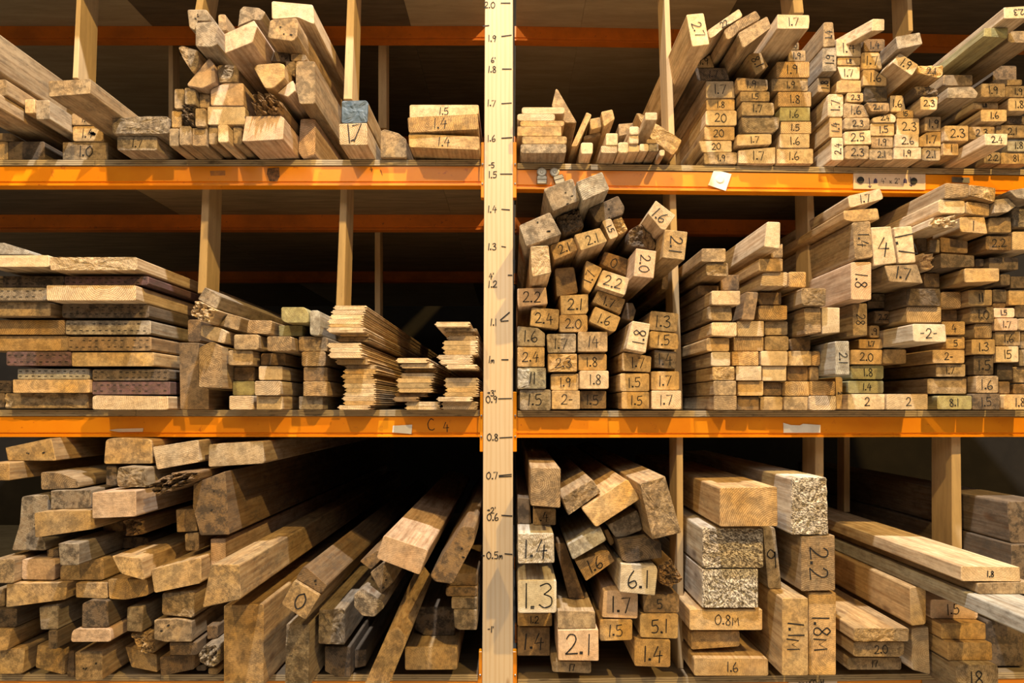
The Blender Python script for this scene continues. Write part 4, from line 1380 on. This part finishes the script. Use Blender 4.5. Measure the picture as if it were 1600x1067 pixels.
# ------------------------------------------------------------------ signs, stickers, clips and pen marks on the beams
def flat(name, px, p, m, thick=0.0008, parent=None):
    P3 = [unp(u, v, p) for u, v in px]; c = sum(P3, Vector())/len(P3); k = len(P3)
    vs = [q-c for q in P3] + [q-c+Vector((0, thick, 0)) for q in P3]
    fs = [tuple(range(k)), tuple(reversed(range(k, 2*k)))] + [(i, k+i, k+(i+1) % k, (i+1) % k) for i in range(k)]
    o = mesh(name, vs, fs, [m], parent=parent)
    o.location = c; bm_fix(o); return o
def inkon(root, text, u, v, hpx, p, cw=0, name='pen_marking', pen=0.0022, m=None):
    q = unp(u, v, p); o = write(name, text, 0, 0, hpx*1.72/1000, cw, root, 0, pen=pen, m=m)
    o.location = q - root.location; return o
def disc(name, u, v, rad, p, m, parent, th=0.003, seg=16):
    c = unp(u, v, p) - parent.location; vs = []; fs = []
    for y, s in ((th, 1), (0.0008, 1), (0, .8)):
        vs += [(c.x + math.cos(t)*rad*s, c.y + y - th, c.z + math.sin(t)*rad*s) for t in [i*2*math.pi/seg for i in range(seg)]]
    for r_ in range(2):
        for i in range(seg): j = (i+1) % seg; fs.append((r_*seg+i, r_*seg+j, (r_+1)*seg+j, (r_+1)*seg+i))
    fs.append(tuple(range(2*seg, 3*seg))); o = mesh(name, vs, fs, [m], parent=parent); bm_fix(o); return o
sg = flat('size_sign', [(1333.5, 269.5), (1446, 272), (1446, 296.5), (1333.5, 295)], 0.0025, PAPERP, 0.002)
tag(sg, 'pale paper size sign reading 4" x 2" on the orange beam', 'sign')
RUB = plain('black_magnet', (0.02, 0.02, 0.02), 0.6)
disc('magnet', 1344.5, 281.5, 0.0095, 0.0045, RUB, sg); disc('magnet', 1427.5, 283, 0.0095, 0.0045, RUB, sg)
inkon(sg, '4" x 2"', 1391.5, 282.5, 8.5, 0.0035, name='printed_size', pen=0.0013)
for u in (1368, 1414.5):
    flat('violet_blob', [(u-3, 286), (u-2.5, 281), (u, 278), (u+2.5, 281), (u+3, 286)], 0.0032, INKB, 0.0003, sg).location -= sg.location
def arrow(u, v0, v1):
    a, b = unp(u, v0, 0.0035), unp(u+1.5, v1, 0.0035); l = sg.location; s = .0045
    vs, fs = ribbons([[(a.x-l.x, a.z-l.z), (b.x-l.x, b.z-l.z)], [(b.x-l.x-s, b.z-l.z+s), (b.x-l.x, b.z-l.z), (b.x-l.x+s, b.z-l.z+s*1.2)]], .002, a.y-l.y)
    mesh('pen_arrow', vs, fs, [INKB], parent=sg)
arrow(1358, 278, 293); arrow(1422.5, 277, 291)
st = flat('sticker', [(1116, 264.5), (1143, 272), (1134, 298), (1106.5, 289)], 0.004, PAPER, 0.002)
tag(st, 'crumpled white square sticker turned askew on the upper right beam', 'sticker')
disc('round_emboss', 1125, 279.5, 0.012, 0.0048, noisy('shiny_sticker_ring', (.78, .78, .78), (.66, .66, .68), 60, .3), st, 0.001)
t1 = flat('paper_label', [(614, 665), (644, 663.5), (643, 678), (613, 675.5)], 0.003, PAPER, 0.0015)
tag(t1, 'torn white paper label on the lower left beam, beside C4', 'label')
t2 = flat('paper_label', [(1224, 660.5), (1236, 664), (1250, 664.5), (1255, 662), (1282, 664), (1282, 676), (1224.5, 676)], 0.003, PAPER, 0.0015)
tag(t2, 'torn white paper label on the lower right beam under the ringed timbers', 'label')
t3 = flat('paper_label', [(170, 672), (183, 670), (224, 669), (223, 674.5), (186, 675)], 0.003, PAPERP, 0.0015)
tag(t3, 'thin torn pinkish label strip on the lower left beam, far left', 'label')
t4 = flat('paper_label', [(1232, 1060.5), (1308, 1061), (1308, 1084), (1232, 1084)], 0.003, PAPERP, 0.0015)
tag(t4, 'handwritten card label on the bottom beam, below the 1.8M timber', 'label')
inkon(t4, '6- 0C0-41', 1268, 1066, 7, 0.0042, name='handwriting', pen=.0018)
t5 = flat('paper_label', [(1441, 1062), (1476, 1063), (1476, 1084), (1441, 1084)], 0.003, noisy('brown_card', (.4, .26, .17), (.3, .2, .12), 40), 0.0015)
tag(t5, 'small brown card label on the bottom beam, beside jutting grey 18 timber', 'label')
t6 = flat('paper_label', [(876, 1062), (917, 1062), (917, 1084), (876, 1084)], 0.003, PAPERP, 0.0015)
tag(t6, 'blank card label on the bottom beam, near the measuring post', 'label')
lr = racks['L']; rr = racks['R']
inkon(lr, 'C', 673.5, 664, 17, 0.0008, pen=.0022); inkon(lr, '4', 697, 666.5, 14, 0.0008, pen=.0022); inkon(lr, '4', 580, 264.5, 7, 0.0008, pen=.0018)
inkon(lr, "1", 596, 270, 9, 0.0008, -25, pen=.0014)
# dark scar on the upper left beam
flat('paint_scar', [(418, 263), (436, 261.5), (437, 276), (433, 284), (421, 283), (417, 272)], 0.0006, noisy('scraped_paint', (.10, .05, .02), (.35, .15, .05), 120, .6), 0.0003, lr)
flat('paint_scar', [(328, 267), (352, 266.5), (352, 274), (329, 274.5)], 0.0006, noisy('tape_residue', (.35, .13, .03), (.5, .19, .03), 90, .6), 0.0003, lr)
for u in (846.5, 868):
    cl = empty('metal_clip', unp(u, 272, 0.002)); tilt = 0 if u < 850 else -0.3
    tag(cl, 'small round-topped metal clip on the beam, ' + ('left one, above weathered block' if u < 850 else 'right one, touching topmost weathered block'), 'clip', 'metal clips on the beam')
    disc('round_plate', u - (0 if u < 850 else 1.5), 269, 0.0135, 0.007, STEEL, cl, 0.004)
    disc('rivet', u - (0 if u < 850 else 1.5), 269, 0.004, 0.010, STEEL, cl, 0.003, 10)
    vs = []; fs = []; box_geo(vs, fs, -.014, .014, -.008, .0, -.036, -.012, .002); box_geo(vs, fs, -.014, .014, -.011, -.002, -.024, -.019, .001)
    mesh('jaw', vs, fs, [STEEL], parent=cl, rot=(0, tilt, 0)).location = (0.002 if tilt else 0, 0, 0.006)
ht = flat('hinge_tab', [(1488, 276.5), (1515, 277.5), (1515, 286), (1488, 284.5)], 0.004, STEEL, 0.003)
tag(ht, 'small screwed metal tab on the beam above topmost ringed timber', 'bracket')
disc('screw', 1503, 280, 0.004, 0.0065, plain('screw_steel', (.2, .2, .25), .3, .9), ht, .002, 10)
